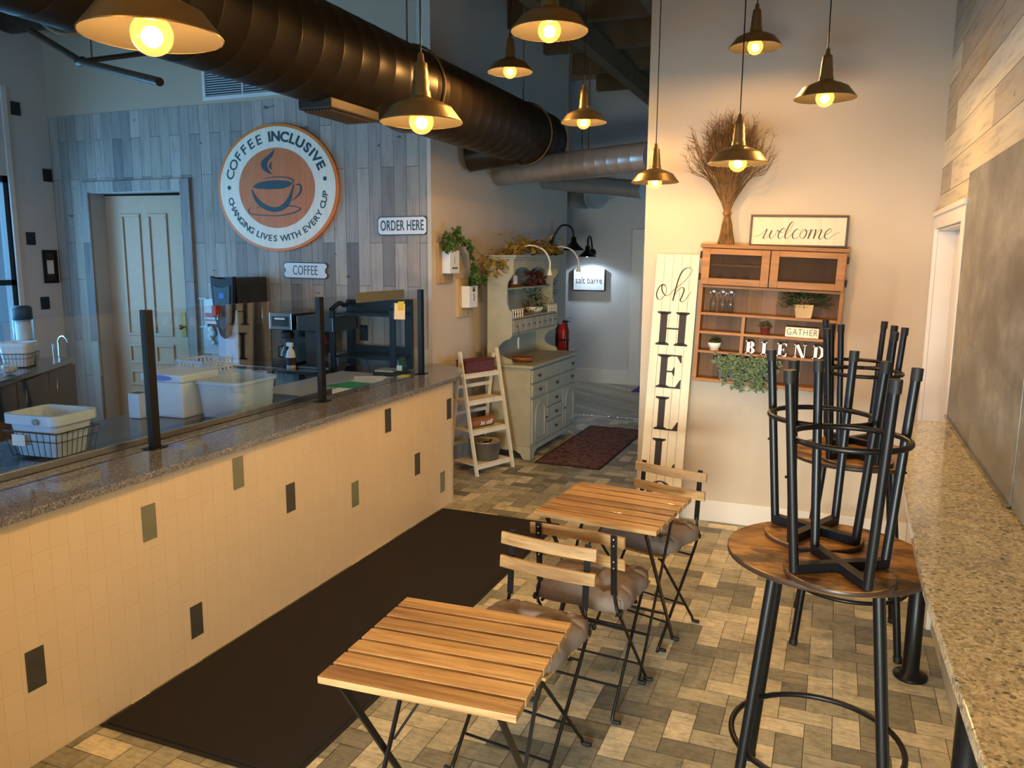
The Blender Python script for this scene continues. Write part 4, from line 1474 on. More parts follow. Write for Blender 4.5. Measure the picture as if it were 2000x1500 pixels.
mb = MB()
lband(mb, [(607, 382), (560, 425), (502, 470), (497, 520), (530, 560), (585, 585)], [(607, 383), (592, 430), (556, 470), (541, 505), (550, 540), (584, 584)])
lband(mb, [(580, 480), (560, 507), (560, 528), (586, 545)], [(581, 481), (577, 505), (576, 525), (586, 544)])
lband(mb, [(415, 682), (470, 645), (583, 632), (700, 640), (748, 662)], [(415, 683), (480, 698), (583, 703), (680, 697), (747, 664)])
lband(mb, [(500, 618), (590, 602), (690, 606), (752, 630), (752, 655)], [(500, 620), (590, 609), (685, 614), (744, 636), (746, 656)])
lband(mb, [(405, 700), (425, 780), (475, 845), (555, 884), (625, 886), (690, 855), (730, 790), (756, 668)], [(412, 702), (450, 770), (505, 820), (570, 848), (625, 846), (672, 815), (712, 760), (750, 670)])
lband(mb, [(770, 672), (800, 664), (820, 700), (800, 755), (735, 802)], [(770, 680), (795, 676), (806, 703), (786, 750), (733, 800)])
lband(mb, [(388, 848), (368, 880), (400, 908), (500, 920), (620, 925), (740, 905), (808, 868), (750, 842), (690, 838)], [(392, 850), (374, 880), (402, 900), (500, 912), (620, 916), (735, 896), (796, 866), (748, 850), (688, 846)])
lband(mb, [(440, 850), (470, 843)], [(440, 855), (470, 848)])
mb.build('cup_drawing', M['sign_ink'], t)


def plate_sign(name, label, p_tl, p_br, text, notch, mat_, size, xs, bold, tilt=0.0, depth=0.012):
    a, b = ay(p_tl[0], p_tl[1], YP - 0.02), ay(p_br[0], p_br[1], YP - 0.02)
    wd, hg = b.x - a.x, a.z - b.z
    t = thing(name, label, 'sign', ((a.x + b.x) / 2, YP - 0.006, (a.z + b.z) / 2))
    t.rotation_euler = (0, tilt, 0)
    k = 0.02
    if notch:
        hw, hh = wd / 2, hg / 2
        P = [(-hw + k, -hh), (hw - k, -hh), (hw, -hh + k), (hw, -hh * .5), (hw - k * .9, -hh * .2), (hw - k * .9, hh * .2), (hw, hh * .5), (hw, hh - k), (hw - k, hh), (-hw + k, hh), (-hw, hh - k), (-hw, hh * .5), (-hw + k * .9, hh * .2), (-hw + k * .9, -hh * .2), (-hw, -hh * .5), (-hw, -hh + k)]
    else:
        hw, hh = wd / 2, hg / 2
        P = [(-hw + k, -hh), (hw - k, -hh), (hw, -hh + k), (hw, hh - k), (hw - k, hh), (-hw + k, hh), (-hw, hh - k), (-hw, -hh + k)]
    MB().prism(P, -depth, 0).build('enamel_rim', M['sign_ink'], t)
    MB().prism([(x * (1 - 0.007 / hw), z * (1 - 0.007 / hh)) for x, z in P], -depth - 0.002, -depth).build('plate_face', M['white_plastic'], t)
    mb = MB()
    text_mesh(mb, text, size, Matrix.Translation((0, -depth - 0.003, -0.002)) @ FRONT, 0.002, xs, bold=bold, spacing=1.06)
    mb.build('lettering', M['sign_ink'], t)
    return t


plate_sign('order_here_sign', 'white enamel ORDER HERE plate at the right end of the plank wall', (737, 423), (834, 459), 'ORDER HERE', False, None, 0.115, 0.56, 0.0012, R(-0.5))
plate_sign('coffee_sign', 'white enamel COFFEE plate with notched ends under the round logo sign', (553, 512), (640, 545), 'COFFEE', True, None, 0.115, 0.62, -0.001, R(0.6))

# ================================================================ HALLWAY
SW = Matrix(((0, 1, 0, 0), (1, 0, 0, 0), (0, 0, 1, 0), (0, 0, 0, 1)))
h = thing('hutch', 'antique grey green painted hutch with small drawers against the hallway wall', 'hutch', (-2.42, 6.49, 0.004), R(88.5))
HW, HD, HT = 1.22, 0.45, 0.85
MB().box(0.01, HW - 0.01, 0.012, HD, 0.11, HT - 0.025).build('carcass', M['hutch'], h, bev=0.002)
MB().box(-0.02, HW + 0.02, -0.02, HD, HT - 0.025, HT).build('top_board', M['hutch'], h, bev=0.005)
mb = MB()
pr = [(0, 0), (0.07, 0), (0.10, 0.05), (0.16, 0.075), (HW / 2, 0.075), (HW - 0.16, 0.075), (HW - 0.10, 0.05), (HW - 0.07, 0), (HW, 0), (HW, 0.12), (0, 0.12)]
mb.prism(pr, 0, 0.02)
prs = [(0, 0), (0.07, 0), (0.10, 0.05), (0.15, 0.075), (HD - 0.1, 0.075), (HD - 0.07, 0), (HD, 0), (HD, 0.12), (0, 0.12)]
mb.prism(prs, -0.005, 0.015, SW)
mb.prism(prs, HW - 0.015, HW + 0.005, SW)
mb.build('bracket_base', M['hutch'], h)


def knob(par, x, y, z, r=0.016, m_='rustic_edge'):
    MB().lathe([(0.001, 0), (r * .5, 0.002), (r * .4, r * .6), (r, r), (r * .8, r * 1.5), (0.001, r * 1.6)], (0, 0, 0), 12, Matrix.Translation((x, y, z)) @ Matrix.Rotation(R(90), 4, 'X')).build('knob', M[m_], par)


def drawer(x0, x1, z0, z1, kn):
    d_ = MB().box(x0, x1, -0.004, 0.012, z0, z1).build('drawer', M['hutch'], h, bev=0.004)
    for kx in kn:
        knob(d_, kx, -0.004, (z0 + z1) / 2)


drawer(0.03, HW - 0.03, 0.69, 0.805, (0.16, HW - 0.16))
drawer(0.03, 0.36, 0.565, 0.675, (0.18,))
drawer(0.37, HW - 0.03, 0.565, 0.675, (0.62, HW - 0.17))
drawer(0.40, 0.82, 0.42, 0.54, (0.61,))
drawer(0.40, 0.82, 0.28, 0.41, (0.61,))
drawer(0.40, 0.82, 0.14, 0.27, (0.61,))
for x0, x1, kx in ((0.03, 0.39, 0.36), (0.83, HW - 0.03, 0.86)):
    d_ = MB().box(x0, x1, -0.004, 0.012, 0.14, 0.54).build('door', M['hutch'], h, bev=0.003)
    knob(d_, kx, -0.004, 0.33, 0.011)
    cxx, hw = (x0 + x1) / 2, (x1 - x0) / 2 - 0.07
    P = [(cxx - hw, -0.006, 0.18), (cxx - hw, -0.006, 0.40)] + [(cxx - hw * math.cos(a), -0.006, 0.40 + hw * .9 * math.sin(a)) for a in [PI * i / 10 for i in range(1, 10)]] + [(cxx + hw, -0.006, 0.40), (cxx + hw, -0.006, 0.18)]
    MB().tube(P, 0.006, 6, closed=True).build('arched_moulding', M['hutch'], d_)
# upper part
prof = [(.44, HT), (.44, 1.77), (.19, 1.77), (.19, 1.65), (.215, 1.61), (.245, 1.57), (.25, 1.53), (.25, 1.38), (.23, 1.33), (.20, 1.31), (.20, 1.10), (.22, 1.075), (.28, 1.05), (.32, 1.01), (.335, .97), (.32, .93), (.27, .905), (.21, .89), (.19, HT)]
for x in (0.03, HW - 0.05):
    MB().prism(prof, x, x + 0.02, SW).build('side_panel', M['hutch'], h)
MB().box(0.05, HW - 0.05, 0.425, 0.44, HT, 1.76).build('back_panel', M['hutch'], h)
MB().box(0.02, HW - 0.02, 0.17, 0.445, 1.77, 1.79).box(0.0, HW, 0.15, 0.45, 1.79, 1.805).build('cornice', M['hutch'], h, bev=0.003)
N = 24
pv = [(0.05, 1.765)] + [(0.05 + (HW - 0.10) * i / N, 1.665 + 0.035 * abs(math.sin(3 * PI * i / N)) ** 0.7 - (0.03 if i in (0, N) else 0)) for i in range(N + 1)] + [(HW - 0.05, 1.765)]
mb = MB()
for i in range(1, len(pv) - 2):
    mb.prism([pv[i], pv[i + 1], (pv[i + 1][0], 1.77), (pv[i][0], 1.77)], 0.19, 0.205)
mb.build('scalloped_valance', M['hutch'], h)
MB().box(0.05, HW - 0.05, 0.27, 0.425, 1.50, 1.515).build('shelf', M['hutch'], h, bev=0.002)
MB().box(0.05, HW - 0.05, 0.205, 0.425, 1.24, 1.255).box(0.05, HW - 0.05, 0.205, 0.425, 1.10, 1.115).build('shelf', M['hutch'], h, bev=0.002)
for k in range(8):
    x0 = 0.055 + k * (HW - 0.11) / 8
    dd = MB().box(x0 + 0.004, x0 + (HW - 0.11) / 8 - 0.004, 0.196, 0.21, 1.12, 1.235).build('small_drawer', M['hutch'], h, bev=0.002)
    knob(dd, x0 + (HW - 0.11) / 16, 0.196, 1.178, 0.008)
for x0, x1 in ((0.05, 0.30), (HW - 0.30, HW - 0.05)):
    MB().box(x0, x1, 0.2, 0.212, 1.32, 1.33).build('gallery_rail', M['cream'], h)
    for k in range(5):
        x = x0 + 0.02 + k * (x1 - x0 - 0.04) / 4
        MB().lathe([(0.004, 0), (0.008, 0.012), (0.004, 0.03), (0.008, 0.05), (0.004, 0.065)], (x, 0.206, 1.255), 10).build('gallery_spindle', M['cream'], h)


def HP(x, y, z):
    """a spot on the hutch in room coordinates"""
    a = R(88.5)
    return (-2.42 + x * math.cos(a) - y * math.sin(a), 6.49 + x * math.sin(a) + y * math.cos(a), z + 0.004)


# things on the hutch
t = thing('wooden_bowl', 'shallow brown wooden bowl on the hutch worktop', 'bowl', HP(0.22, 0.17, HT + 0.001))
MB().lathe([(0.001, 0), (0.055, 0.0), (0.10, 0.03), (0.105, 0.045), (0.098, 0.045), (0.05, 0.01), (0.001, 0.008)]).build('bowl_body', M['log'], t)
t = thing('price_tag', 'white paper tag hanging on a cord from the first small hutch drawer', 'tag', HP(0.13, 0.18, 1.10))
MB().tube([(0.0, 0, 0.075), (0.003, 0, 0.0), (0, 0, -0.02)], 0.002, 5).build('cord', M['black_matte'], t)
MB().box(-0.001, 0.001, -0.017, 0.017, -0.12, -0.02).build('tag_card', M['paper'], t)
t = thing('picture_frame', 'small tan frame with a white card on the upper hutch shelf', 'frame', HP(0.42, 0.34, 1.5155), R(88.5 - 8))
MB().box(-0.06, 0.06, 0, 0.012, 0, 0.13).build('frame_border', M['log'], t, bev=0.003)
MB().box(-0.035, 0.035, -0.002, -0.0002, 0.025, 0.105).build('card', M['paper'], t)
random.seed(21)


def bush(name, label, cat, loc, mat_, n, rx, ry, rz, L, W, lobed=False, pot=None, up=0.3, group=None, seed=1, base=0.0, stems=6):
    random.seed(seed)
    t = thing(name, label, cat, loc, 0, group)
    mb = MB()
    for i in range(n):
        a = random.uniform(0, 2 * PI)
        b = random.uniform(-0.3, 1.0) * PI / 2
        rr = random.uniform(0.45, 1.0)
        p = Vector((rx * rr * math.cos(a) * math.cos(b), ry * rr * math.sin(a) * math.cos(b), base + rz * rr * math.sin(b)))
        d = Vector((math.cos(a), math.sin(a), random.uniform(-0.6, 0.8) + up))
        s = random.uniform(0.7, 1.25)
        leaf(mb, p, d, (random.uniform(-.4, .4), random.uniform(-.4, .4), 1), L * s, W * s, lobed)
    mb.build('foliage', mat_, t)
    mb = MB()
    for i in range(stems):
        a = 2 * PI * i / stems + 0.3
        mb.tube(smooth_path([(0, 0, base - 0.03), (rx * .3 * math.cos(a), ry * .3 * math.sin(a), base + rz * .3), (rx * .8 * math.cos(a), ry * .8 * math.sin(a), base + rz * .4)], 3), 0.0018, 5)
    mb.build('stems', M['straw'], t)
    if pot:
        pot(t)
    return t


bush('autumn_leaves', 'spray of rust red leaves at the left of the upper hutch shelf', 'leaves', HP(0.17, 0.34, 1.52), M['red_leaf'], 70, 0.07, 0.1, 0.13, 0.05, 0.035, True, None, seed=3, base=0.02)
bush('autumn_leaves', 'wide spray of dark red leaves at the right of the upper hutch shelf', 'leaves', HP(0.92, 0.34, 1.52), M['red_leaf'], 120, 0.08, 0.2, 0.12, 0.05, 0.035, True, None, seed=5, base=0.02)


def clay_bowl(t):
    MB().lathe([(0.001, 0), (0.06, 0), (0.09, 0.04), (0.085, 0.055), (0.001, 0.05)]).build('pot', M['cream'], t)


bush('potted_fern', 'bushy green fern in a cream bowl on the hutch ledge', 'plant', HP(0.88, 0.33, 1.256), M['dark_leaf'], 240, 0.11, 0.17, 0.17, 0.05, 0.012, False, clay_bowl, seed=6, base=0.06)
bush('potted_ivy', 'pale ivy hanging at the far outer corner of the hutch', 'plant', HP(HW + 0.02, 0.30, 1.45), M['sage_leaf'], 60, 0.05, 0.05, 0.12, 0.05, 0.035, True, None, seed=8)
t = thing('table_lamp', 'tiny black lamp with warm bulbs on the left of the hutch ledge', 'lamp', HP(0.14, 0.32, 1.256))
MB().lathe([(0.001, 0), (0.05, 0.0), (0.05, 0.012), (0.008, 0.02), (0.008, 0.09), (0.02, 0.1), (0.02, 0.12), (0.001, 0.125)]).build('lamp_body', M['black'], t)
MB().ball((0.02, -0.0, 0.14), 0.010, 8).ball((0.02, -0.01, 0.035), 0.008, 8).build('warm_bulbs', M['warm_dot'], t)
t = thing('model_boat', 'small dark glass ornament beside the tiny lamp on the hutch ledge', 'ornament', HP(0.30, 0.30, 1.256))
MB().lathe([(0.001, 0), (0.05, 0.0), (0.03, 0.03), (0.012, 0.04), (0.001, 0.042)], n=16).build('ornament_body', M['black'], t)

# garland on top of the hutch
random.seed(12)
t = thing('leaf_garland', 'olive and gold leaf garland draped along the top of the hutch', 'garland', HP(0.6, 0.26, 1.81))
mb = MB()
mbs = MB()
path = smooth_path([(-0.16, -0.74, -0.02), (-0.10, -0.60, -0.06), (0.0, -0.45, 0.03), (0.05, -0.25, 0.05), (0.0, 0.0, 0.06), (0.06, 0.25, 0.05), (0.04, 0.5, 0.03), (0.06, 0.62, -0.02)], 8)
mbs.tube(path, 0.005, 6)
mbs.tube([path[0], path[0] + Vector((-0.02, -0.10, 0.06)), path[0] + Vector((-0.03, -0.14, 0.07))], 0.003, 6)
for i in range(520):
    f = random.random() ** 0.9
    p = path[int(f * (len(path) - 1))]
    sp = 0.05 + 0.02 * math.sin(f * 19)
    q = p + Vector((random.gauss(0, sp), random.gauss(0, 0.03), random.gauss(0, sp * .8) - (0.05 if f < 0.22 else 0)))
    if q.z < 0.005 and f > 0.25:
        q.z = abs(q.z) * 0.5 + 0.006
    leaf(mb, q, (random.uniform(-1, 1), random.uniform(-1, 1), random.uniform(-.2, .9)), (random.uniform(-.5, .5), random.uniform(-.5, .5), 1), 0.055, 0.034, True)
mb.build('foliage', M['olive_leaf'], t)
mbs.build('vine', M['straw'], t)
# two small clip lamps arching over the hutch
for k, (yy, lab, rr) in enumerate(((0.32, 'cream gooseneck clip lamp arching over the near half of the hutch', 0.0), (1.12, 'cream gooseneck clip lamp arching past the far end of the hutch', 0.0))):
    t = thing('clip_lamp', lab, 'lamp', HP(yy, 0.22, 1.808), 0, 'clip lamps on the hutch')
    e = 1.0 if k == 0 else 0.85
    P = smooth_path([(-0.05, 0, 0.0), (-0.04, 0, 0.05), (0.06, 0.02, 0.085), (0.17, 0.05, 0.05), (0.23, 0.06, -0.04), (0.235, 0.06, -0.13 * e)], 6)
    MB().tube(P, 0.008, 8).build('gooseneck', M['cream'], t)
    MB().lathe([(0.026, 0), (0.012, 0.05), (0.009, 0.055)], tuple(P[-1] - Vector((0, 0, 0.05)))).build('lamp_head', M['cream'], t)
    MB().box(-0.075, -0.025, -0.02, 0.02, -0.002, 0.02).build('clamp', M['cream'], t, bev=0.003)

# plank pots on the hallway wall
for k, (p, lab) in enumerate((((854, 474), 'upper wooden wall plaque with a white pocket planter left of the hutch'), ((893, 545), 'lower wooden wall plaque with a white pocket planter nearest the hutch'))):
    a = ax(p[0] + 3, p[1], XB + 0.025)
    t = thing('pocket_planter', lab, 'planter', (XB, a.y, a.z), 0, 'pocket planters on the hallway wall')
    hh = 0.325
    MB().box(0, 0.025, 0, 0.26, -hh, 0).build('backboard', M['pale_wood'], t, bev=0.002)
    MB().box(0.026, 0.10, 0.05, 0.225, -0.245, -0.06).build('white_pocket', M['white_plastic'], t, bev=0.003)
    if k == 0:
        MB().box(0.1, 0.1015, 0.09, 0.19, -0.21, -0.195).box(0.1, 0.1015, 0.135, 0.142, -0.17, -0.11).build('small_print', M['galv'], t)
    else:
        MB().box(0.1, 0.1015, 0.12, 0.165, -0.11, -0.09).build('small_print', M['ink'], t)
        mb = MB().tube(smooth_path([(0.102, 0.15, -0.125), (0.102, 0.14, -0.14), (0.102, 0.16, -0.155), (0.102, 0.14, -0.17), (0.102, 0.155, -0.19)], 4), 0.003, 5)
        mb.build('small_print', M['ink'], t)
    MB().tube([(0.03, 0.17, -hh + 0.02), (0.045, 0.17, -0.25)], 0.004, 6).build('hook', M['galv'], t)
    # ivy of this pocket
    random.seed(30 + k)
    iv = thing('ivy', ('green ivy spilling from the upper wall pocket and trailing down right', 'green ivy clump in the lower wall pocket')[k], 'ivy', (XB + 0.06, a.y + 0.12, a.z - 0.055), 0, 'ivy in the wall pockets')
    mb, ms = MB(), MB()
    if k == 0:
        strands = [[(0, 0, 0), (0, -0.06, 0.09), (0, -0.13, 0.12)], [(0, 0, 0), (0.02, 0.0, 0.12), (0.03, 0.05, 0.15)], [(0, 0, 0), (0.02, 0.08, 0.08), (0.03, 0.2, 0.07), (0.03, 0.30, 0.02), (0.03, 0.34, -0.12), (0.03, 0.36, -0.24)], [(0, 0, 0), (0.02, -0.1, 0.05), (0.02, -0.14, 0.0)]]
    else:
        strands = [[(0, 0, 0), (0.02, 0.02, 0.08), (0.02, 0.03, 0.14)], [(0, 0, 0), (0.04, -0.05, 0.06), (0.05, -0.08, 0.07)], [(0, 0, 0), (0.03, 0.10, 0.06), (0.03, 0.22, 0.04)]]
    for s_ in strands:
        P = smooth_path(s_, 6)
        ms.tube(P, 0.002, 5)
        for p in P:
            for _ in range(3 if k == 0 else 4):
                leaf(mb, p + Vector((random.uniform(0, .03), random.uniform(-.02, .02), random.uniform(-.02, .02))), (random.uniform(.0, .5), random.uniform(-1, 1), random.uniform(-1, .5)), (1, 0, 0.3), 0.055, 0.045, True)
    mb.build('foliage', M['green_leaf'], iv)
    ms.build('vine', M['straw'], iv)

# ladder shelf
f0, f1 = Vector((-2.641, 5.829)), Vector((-2.484, 6.232))
ux = (f1 - f0)
W4 = ux.length
ang = math.atan2(ux.y, ux.x)
lad = thing('ladder_shelf', 'cream folding ladder shelf with four tiers between counter end and hutch', 'shelf', (f0.x, f0.y, 0), ang)
# local: x along the front, +y to the back
lean = 0.20 / 1.02
for x in (0.0, W4):
    MB().bar((x, 0, 0), (x, 0.205, 1.02), 0.016, 0.032, (0, 1, 0)).build('front_rail', M['cream_ladder'], lad, bev=0.002)
    MB().bar((x + (0.02 if x == 0 else -0.02), 0.36, 0), (x + (0.02 if x == 0 else -0.02), 0.22, 0.98), 0.014, 0.028, (0, 1, 0)).build('rear_rail', M['cream_ladder'], lad, bev=0.002)
tiers = ((0.075, 0.33), (0.355, 0.25), (0.60, 0.20), (0.82, 0.17))
for z, dpt in tiers:
    y0 = lean * z + 0.005
    sb = MB().box(0.014, W4 - 0.014, y0 + 0.01, y0 + dpt * .86, z, z + 0.012).build('tier_board', M['cream_ladder'], lad, bev=0.002)
    MB().box(0.01, W4 - 0.01, y0 - 0.004, y0 + 0.01, z - 0.028, z + 0.004).build('front_slat', M['cream_ladder'], sb, bev=0.002)
for z in (0.70, 0.47, 0.2):
    MB().box(0.02, W4 - 0.02, 0.36 - 0.143 * z + 0.0, 0.372 - 0.143 * z, z, z + 0.03).build('rear_slat', M['cream_ladder'], lad)


def LP(x, y, z):
    return (f0.x + x * math.cos(ang) - y * math.sin(ang), f0.y + x * math.sin(ang) + y * math.cos(ang), z)


t = thing('storage_box', 'dark red brown box on the top tier of the ladder shelf', 'box', LP(W4 / 2, 0.24, 0.833), ang)
MB().box(-0.17, 0.17, -0.06, 0.06, 0, 0.10).build('box_body', M['brown_box'], t, bev=0.008)
MB().box(-0.175, 0.175, -0.065, 0.065, 0.1, 0.108).build('rim', M['brown_box'], t, bev=0.003)
MB().lathe([(0.001, 0), (0.006, 0.002), (0.001, 0.004)], (0, 0, 0), 8, Matrix.Translation((-0.08, -0.06, 0.075)) @ Matrix.Rotation(R(90), 4, 'X')).build('stud', M['brass'], t)
t = thing('glass_tumbler', 'pale glass tumbler behind the brown box on the ladder shelf', 'glass', LP(W4 * .78, 0.355, 0.83), ang)
t.location = LP(W4 * .80, 0.33, 0.833)
MB().lathe([(0.001, 0), (0.03, 0.001), (0.034, 0.15), (0.032, 0.15), (0.028, 0.006), (0.001, 0.005)]).build('tumbler_body', M['clear_pl'], t)
t = thing('log_sign', 'brown log with white script lettering on the third tier of the ladder shelf', 'sign', LP(0.20, 0.16, 0.412), ang)
MB().tube([(-0.13, 0, 0), (0.13, 0, 0)], 0.043, 20).build('log_body', M['log'], t)
MB().tube([(-0.135, 0, 0), (-0.1302, 0, 0)], 0.037, 20).build('sawn_end', M['pale_wood'], t)
text_mesh(mb := MB(), 'be still', 0.055, Matrix.Translation((0.02, -0.044, -0.003)) @ FRONT, 0.003, 0.95, shear=0.35)
mb.build('lettering', M['paper'], t)
t = thing('zinc_planter', 'round zinc planter with tan liner on the bottom tier of the ladder shelf', 'planter', LP(0.24, 0.15, 0.088), ang)
MB().lathe([(0.001, 0), (0.118, 0.0), (0.135, 0.15), (0.142, 0.15), (0.142, 0.165), (0.13, 0.165), (0.125, 0.12), (0.001, 0.12)]).build('planter_body', M['galv'], t)
MB().lathe([(0.001, 0.125), (0.125, 0.125), (0.128, 0.16), (0.110, 0.16), (0.10, 0.135), (0.001, 0.135)]).build('liner', M['pale_wood'], t)
MB().tube(smooth_path([(-0.07, 0, 0.155), (-0.06, 0, 0.135), (0.0, 0, 0.142), (0.06, 0, 0.135), (0.07, 0, 0.155)], 5), 0.008, 8).build('handle_loop', M['black'], t)

# dark downpipe between the shelf and the hutch
# rugs and mats
t = thing('patterned_rug', 'worn dark red patterned rug in front of the hutch', 'rug', (-2.055, 7.28, 0.0), R(-0.6))
MB().box(-0.29, 0.29, -0.84, 0.84, 0.001, 0.007).build('pile', M['rug'], t)
mb = MB()
for a0, a1, b0, b1 in ((-0.30, -0.285, -0.85, 0.85), (0.285, 0.30, -0.85, 0.85), (-0.285, 0.285, -0.85, -0.838), (-0.285, 0.285, 0.838, 0.85)):
    mb.box(a0, a1, b0, b1, 0.001, 0.009)
mb.build('border', M['rug_edge'], t)
q = [az(190, 1410, 0), az(430, 1500, 0), az(1018, 1098, 0), az(945, 1150, 0), az(590, 1490, 0)]
mr = (q[2].x + q[3].x) / 2
t = thing('entrance_mat', 'long dark brown mat along the foot of the tiled counter', 'mat', (-2.50, 3.5, 0.0), 0)
MB().box(0.0, mr + 2.50, -1.44, 1.44, 0.001, 0.011).build('pile', M['mat'], t, bev=0.002)
mb = MB()
for a0, a1, b0, b1 in ((-0.02, 0.0, -1.46, 1.46), (mr + 2.50, mr + 2.52, -1.46, 1.46), (0.0, mr + 2.50, -1.46, -1.44), (0.0, mr + 2.50, 1.44, 1.46)):
    mb.box(a0, a1, b0, b1, 0.001, 0.006)
mb.build('rubber_edge', M['black_matte'], t)
o = MB().box(-2.46, -1.7, 10.45, 10.95, 0.004, 0.012).build('purple_mat', M['purple'], bev=0.002)
tag(o, 'purple mat on the pale boards, peeking past the wall edge at the far door', 'mat')

# fire extinguisher
t = thing('fire_extinguisher', 'red fire extinguisher on the hallway wall beyond the hutch', 'extinguisher', (XB + 0.085, 8.88, 0.78))
t.location.z = 0.62
MB().lathe([(0.001, 0), (0.06, 0.005), (0.068, 0.02), (0.068, 0.33), (0.05, 0.38), (0.02, 0.4), (0.02, 0.42), (0.001, 0.421)]).build('cylinder', M['red'], t)
MB().box(-0.012, 0.05, -0.015, 0.015, 0.42, 0.445).build('valve_head', M['black_matte'], t, bev=0.004)
MB().bar((0, 0, 0.45), (0.1, 0, 0.48), 0.02, 0.008).bar((0, 0, 0.435), (0.095, 0, 0.43), 0.02, 0.008).build('handle', M['chrome'], t)
MB().tube(smooth_path([(0.03, -0.02, 0.43), (0.06, -0.07, 0.4), (0.07, -0.075, 0.2), (0.07, -0.06, 0.05)], 6), 0.011, 8).build('hose', M['black_matte'], t)
MB().tube(arc((0, 0), 0.0695, 0, 2 * PI * 19 / 20, 19, 'xy', 0.22), 0.006, 6, closed=True).build('strap', M['black_matte'], t)
MB().box(-0.085, -0.06, -0.03, 0.03, 0.1, 0.4).build('wall_bracket', M['black_matte'], t)

# salt barre sign and its barn lamp
a, b = ay(1121, 527, YF - 0.06), ay(1180, 567, YF - 0.06)
t = thing('studio_sign', 'small white salt barre sign under the lit wall lamp at the hallway end', 'sign', ((a.x + b.x) / 2, YF - 0.05, (a.z + b.z) / 2))
wd, hg = b.x - a.x, a.z - b.z
MB().box(-wd / 2, wd / 2, -0.012, 0, -hg / 2, hg / 2).build('sign_face', M['paper'], t)
MB().box(-wd / 2 - 0.012, -wd / 2, -0.02, 0.04, -hg / 2 - 0.01, hg / 2 + 0.01).box(wd / 2, wd / 2 + 0.012, -0.02, 0.04, -hg / 2 - 0.01, hg / 2 + 0.01).box(-wd / 2, wd / 2, -0.02, 0.04, -hg / 2 - 0.014, -hg / 2).build('side_channels', M['steel_dark'], t)
text_mesh(mb := MB(), 'salt barre', 0.13, Matrix.Translation((0, -0.014, -0.01)) @ FRONT, 0.002, 0.8, bold=-0.001)
mb.build('lettering', M['steel_dark'], t)


def barn_lamp(label, loc, rz, lit):
    t = thing('gooseneck_lamp', label, 'lamp', loc, rz, 'black gooseneck wall lamps')
    # local: +x away from the wall
    MB().lathe([(0.001, 0), (0.05, 0.001), (0.05, 0.02), (0.02, 0.03)], (0, 0, 0), 20, Matrix.Rotation(R(90), 4, 'Y')).build('wall_plate', M['black'], t)
    P = smooth_path([(0.02, 0, 0.0), (0.05, 0, 0.10), (0.13, 0, 0.21), (0.24, 0, 0.19), (0.27, 0, 0.08)], 6)
    MB().tube(P, 0.011, 8).build('gooseneck', M['black'], t)
    MB().lathe([(0.001, 0.09), (0.028, 0.085), (0.032, 0.03), (0.045, 0.02), (0.06, -0.005), (0.115, -0.05), (0.12, -0.062), (0.116, -0.062), (0.05, -0.01), (0.03, 0.0)], (0.27, 0, 0)).build('shade', M['black'], t)
    if lit:
        MB().ball((0.27, 0, -0.035), 0.03, 10).build('bulb', M['cold_lamp'], t)
        l = bpy.data.lights.new('wall_lamp_light', 'SPOT')
        l.energy = 20
        l.color = (0.62, 0.8, 1.0)
        l.spot_size = R(150)
        l.spot_blend = 0.35
        l.shadow_soft_size = 0.03
        lo = bpy.data.objects.new('wall_lamp_light', l)
        C.objects.link(lo)
        lo.parent = t
        lo.location = (0.27, 0, -0.075)
    return t


p = ay(1147, 497, YF - 0.27)
barn_lamp('lit black gooseneck wall lamp shining on the studio sign', (p.x, YF, p.z + 0.03), R(-90), True)
p = ax(1074, 478, XB)
barn_lamp('unlit black gooseneck wall lamp rising above the hutch garland', (XB, p.y, p.z), R(8), False)

# ================================================================ SHELF WALL
TILT = R(2.0)
hs = thing('hello_board', 'tall cream plank board reading oh HELLO leaning on the wall', 'sign', (-1.022, 5.225, 0.0))
hs.rotation_euler = (R(-5.6), R(1.3), 0)
BW, BH = 0.285, 1.83
for k in range(5):
    x0 = -BW / 2 + k * BW / 5
    MB().box(x0 + 0.0008, x0 + BW / 5 - 0.0008, 0, 0.017, 0.0, BH - (0.0 if k != 1 else 0.002)).build('board_plank', M['cream'], hs, bev=0.0015)
MB().box(-BW / 2 + 0.01, BW / 2 - 0.01, 0.0172, 0.022, 0.3, 0.36).box(-BW / 2 + 0.01, BW / 2 - 0.01, 0.0172, 0.022, 1.4, 1.46).build('back_batten', M['cream'], hs)
for ch, z0, off in (('H', 1.222, 0.0), ('E', 0.935, 0.0), ('L', 0.650, 0.005), ('L', 0.365, 0.005), ('O', 0.078, 0.0)):
    polys, w_ = serif(ch, 0.225)
    mb = MB()
    for P in polys:
        mb.prism([(x - w_ / 2 + off, z + z0) for x, z in P], -0.002, 0.0003)
    mb.build('letter', M['ink'], hs)
# script "oh" on the board
FB = Matrix(((1, 0, 0, 0), (0, 0, -1, -0.001), (0, 1, 0, 0), (0, 0, 0, 1)))


def S2(pts, ox, oz, k):
    return [((x) * k + ox, (y) * k + oz) for x, y in pts]


mb = MB()
k_ = 0.285 / 330.0


def cb_(px_, py_):      # pixel of the enlarged crop to board coordinates
    return ((px_ - 425) * 0.000846, 1.83 - (py_ - 75) * 0.00086)


def stroke(mb, pts, r0, r1):
    ribbon(mb, [cb_(*p) for p in pts], r0, r1, FB, 6)


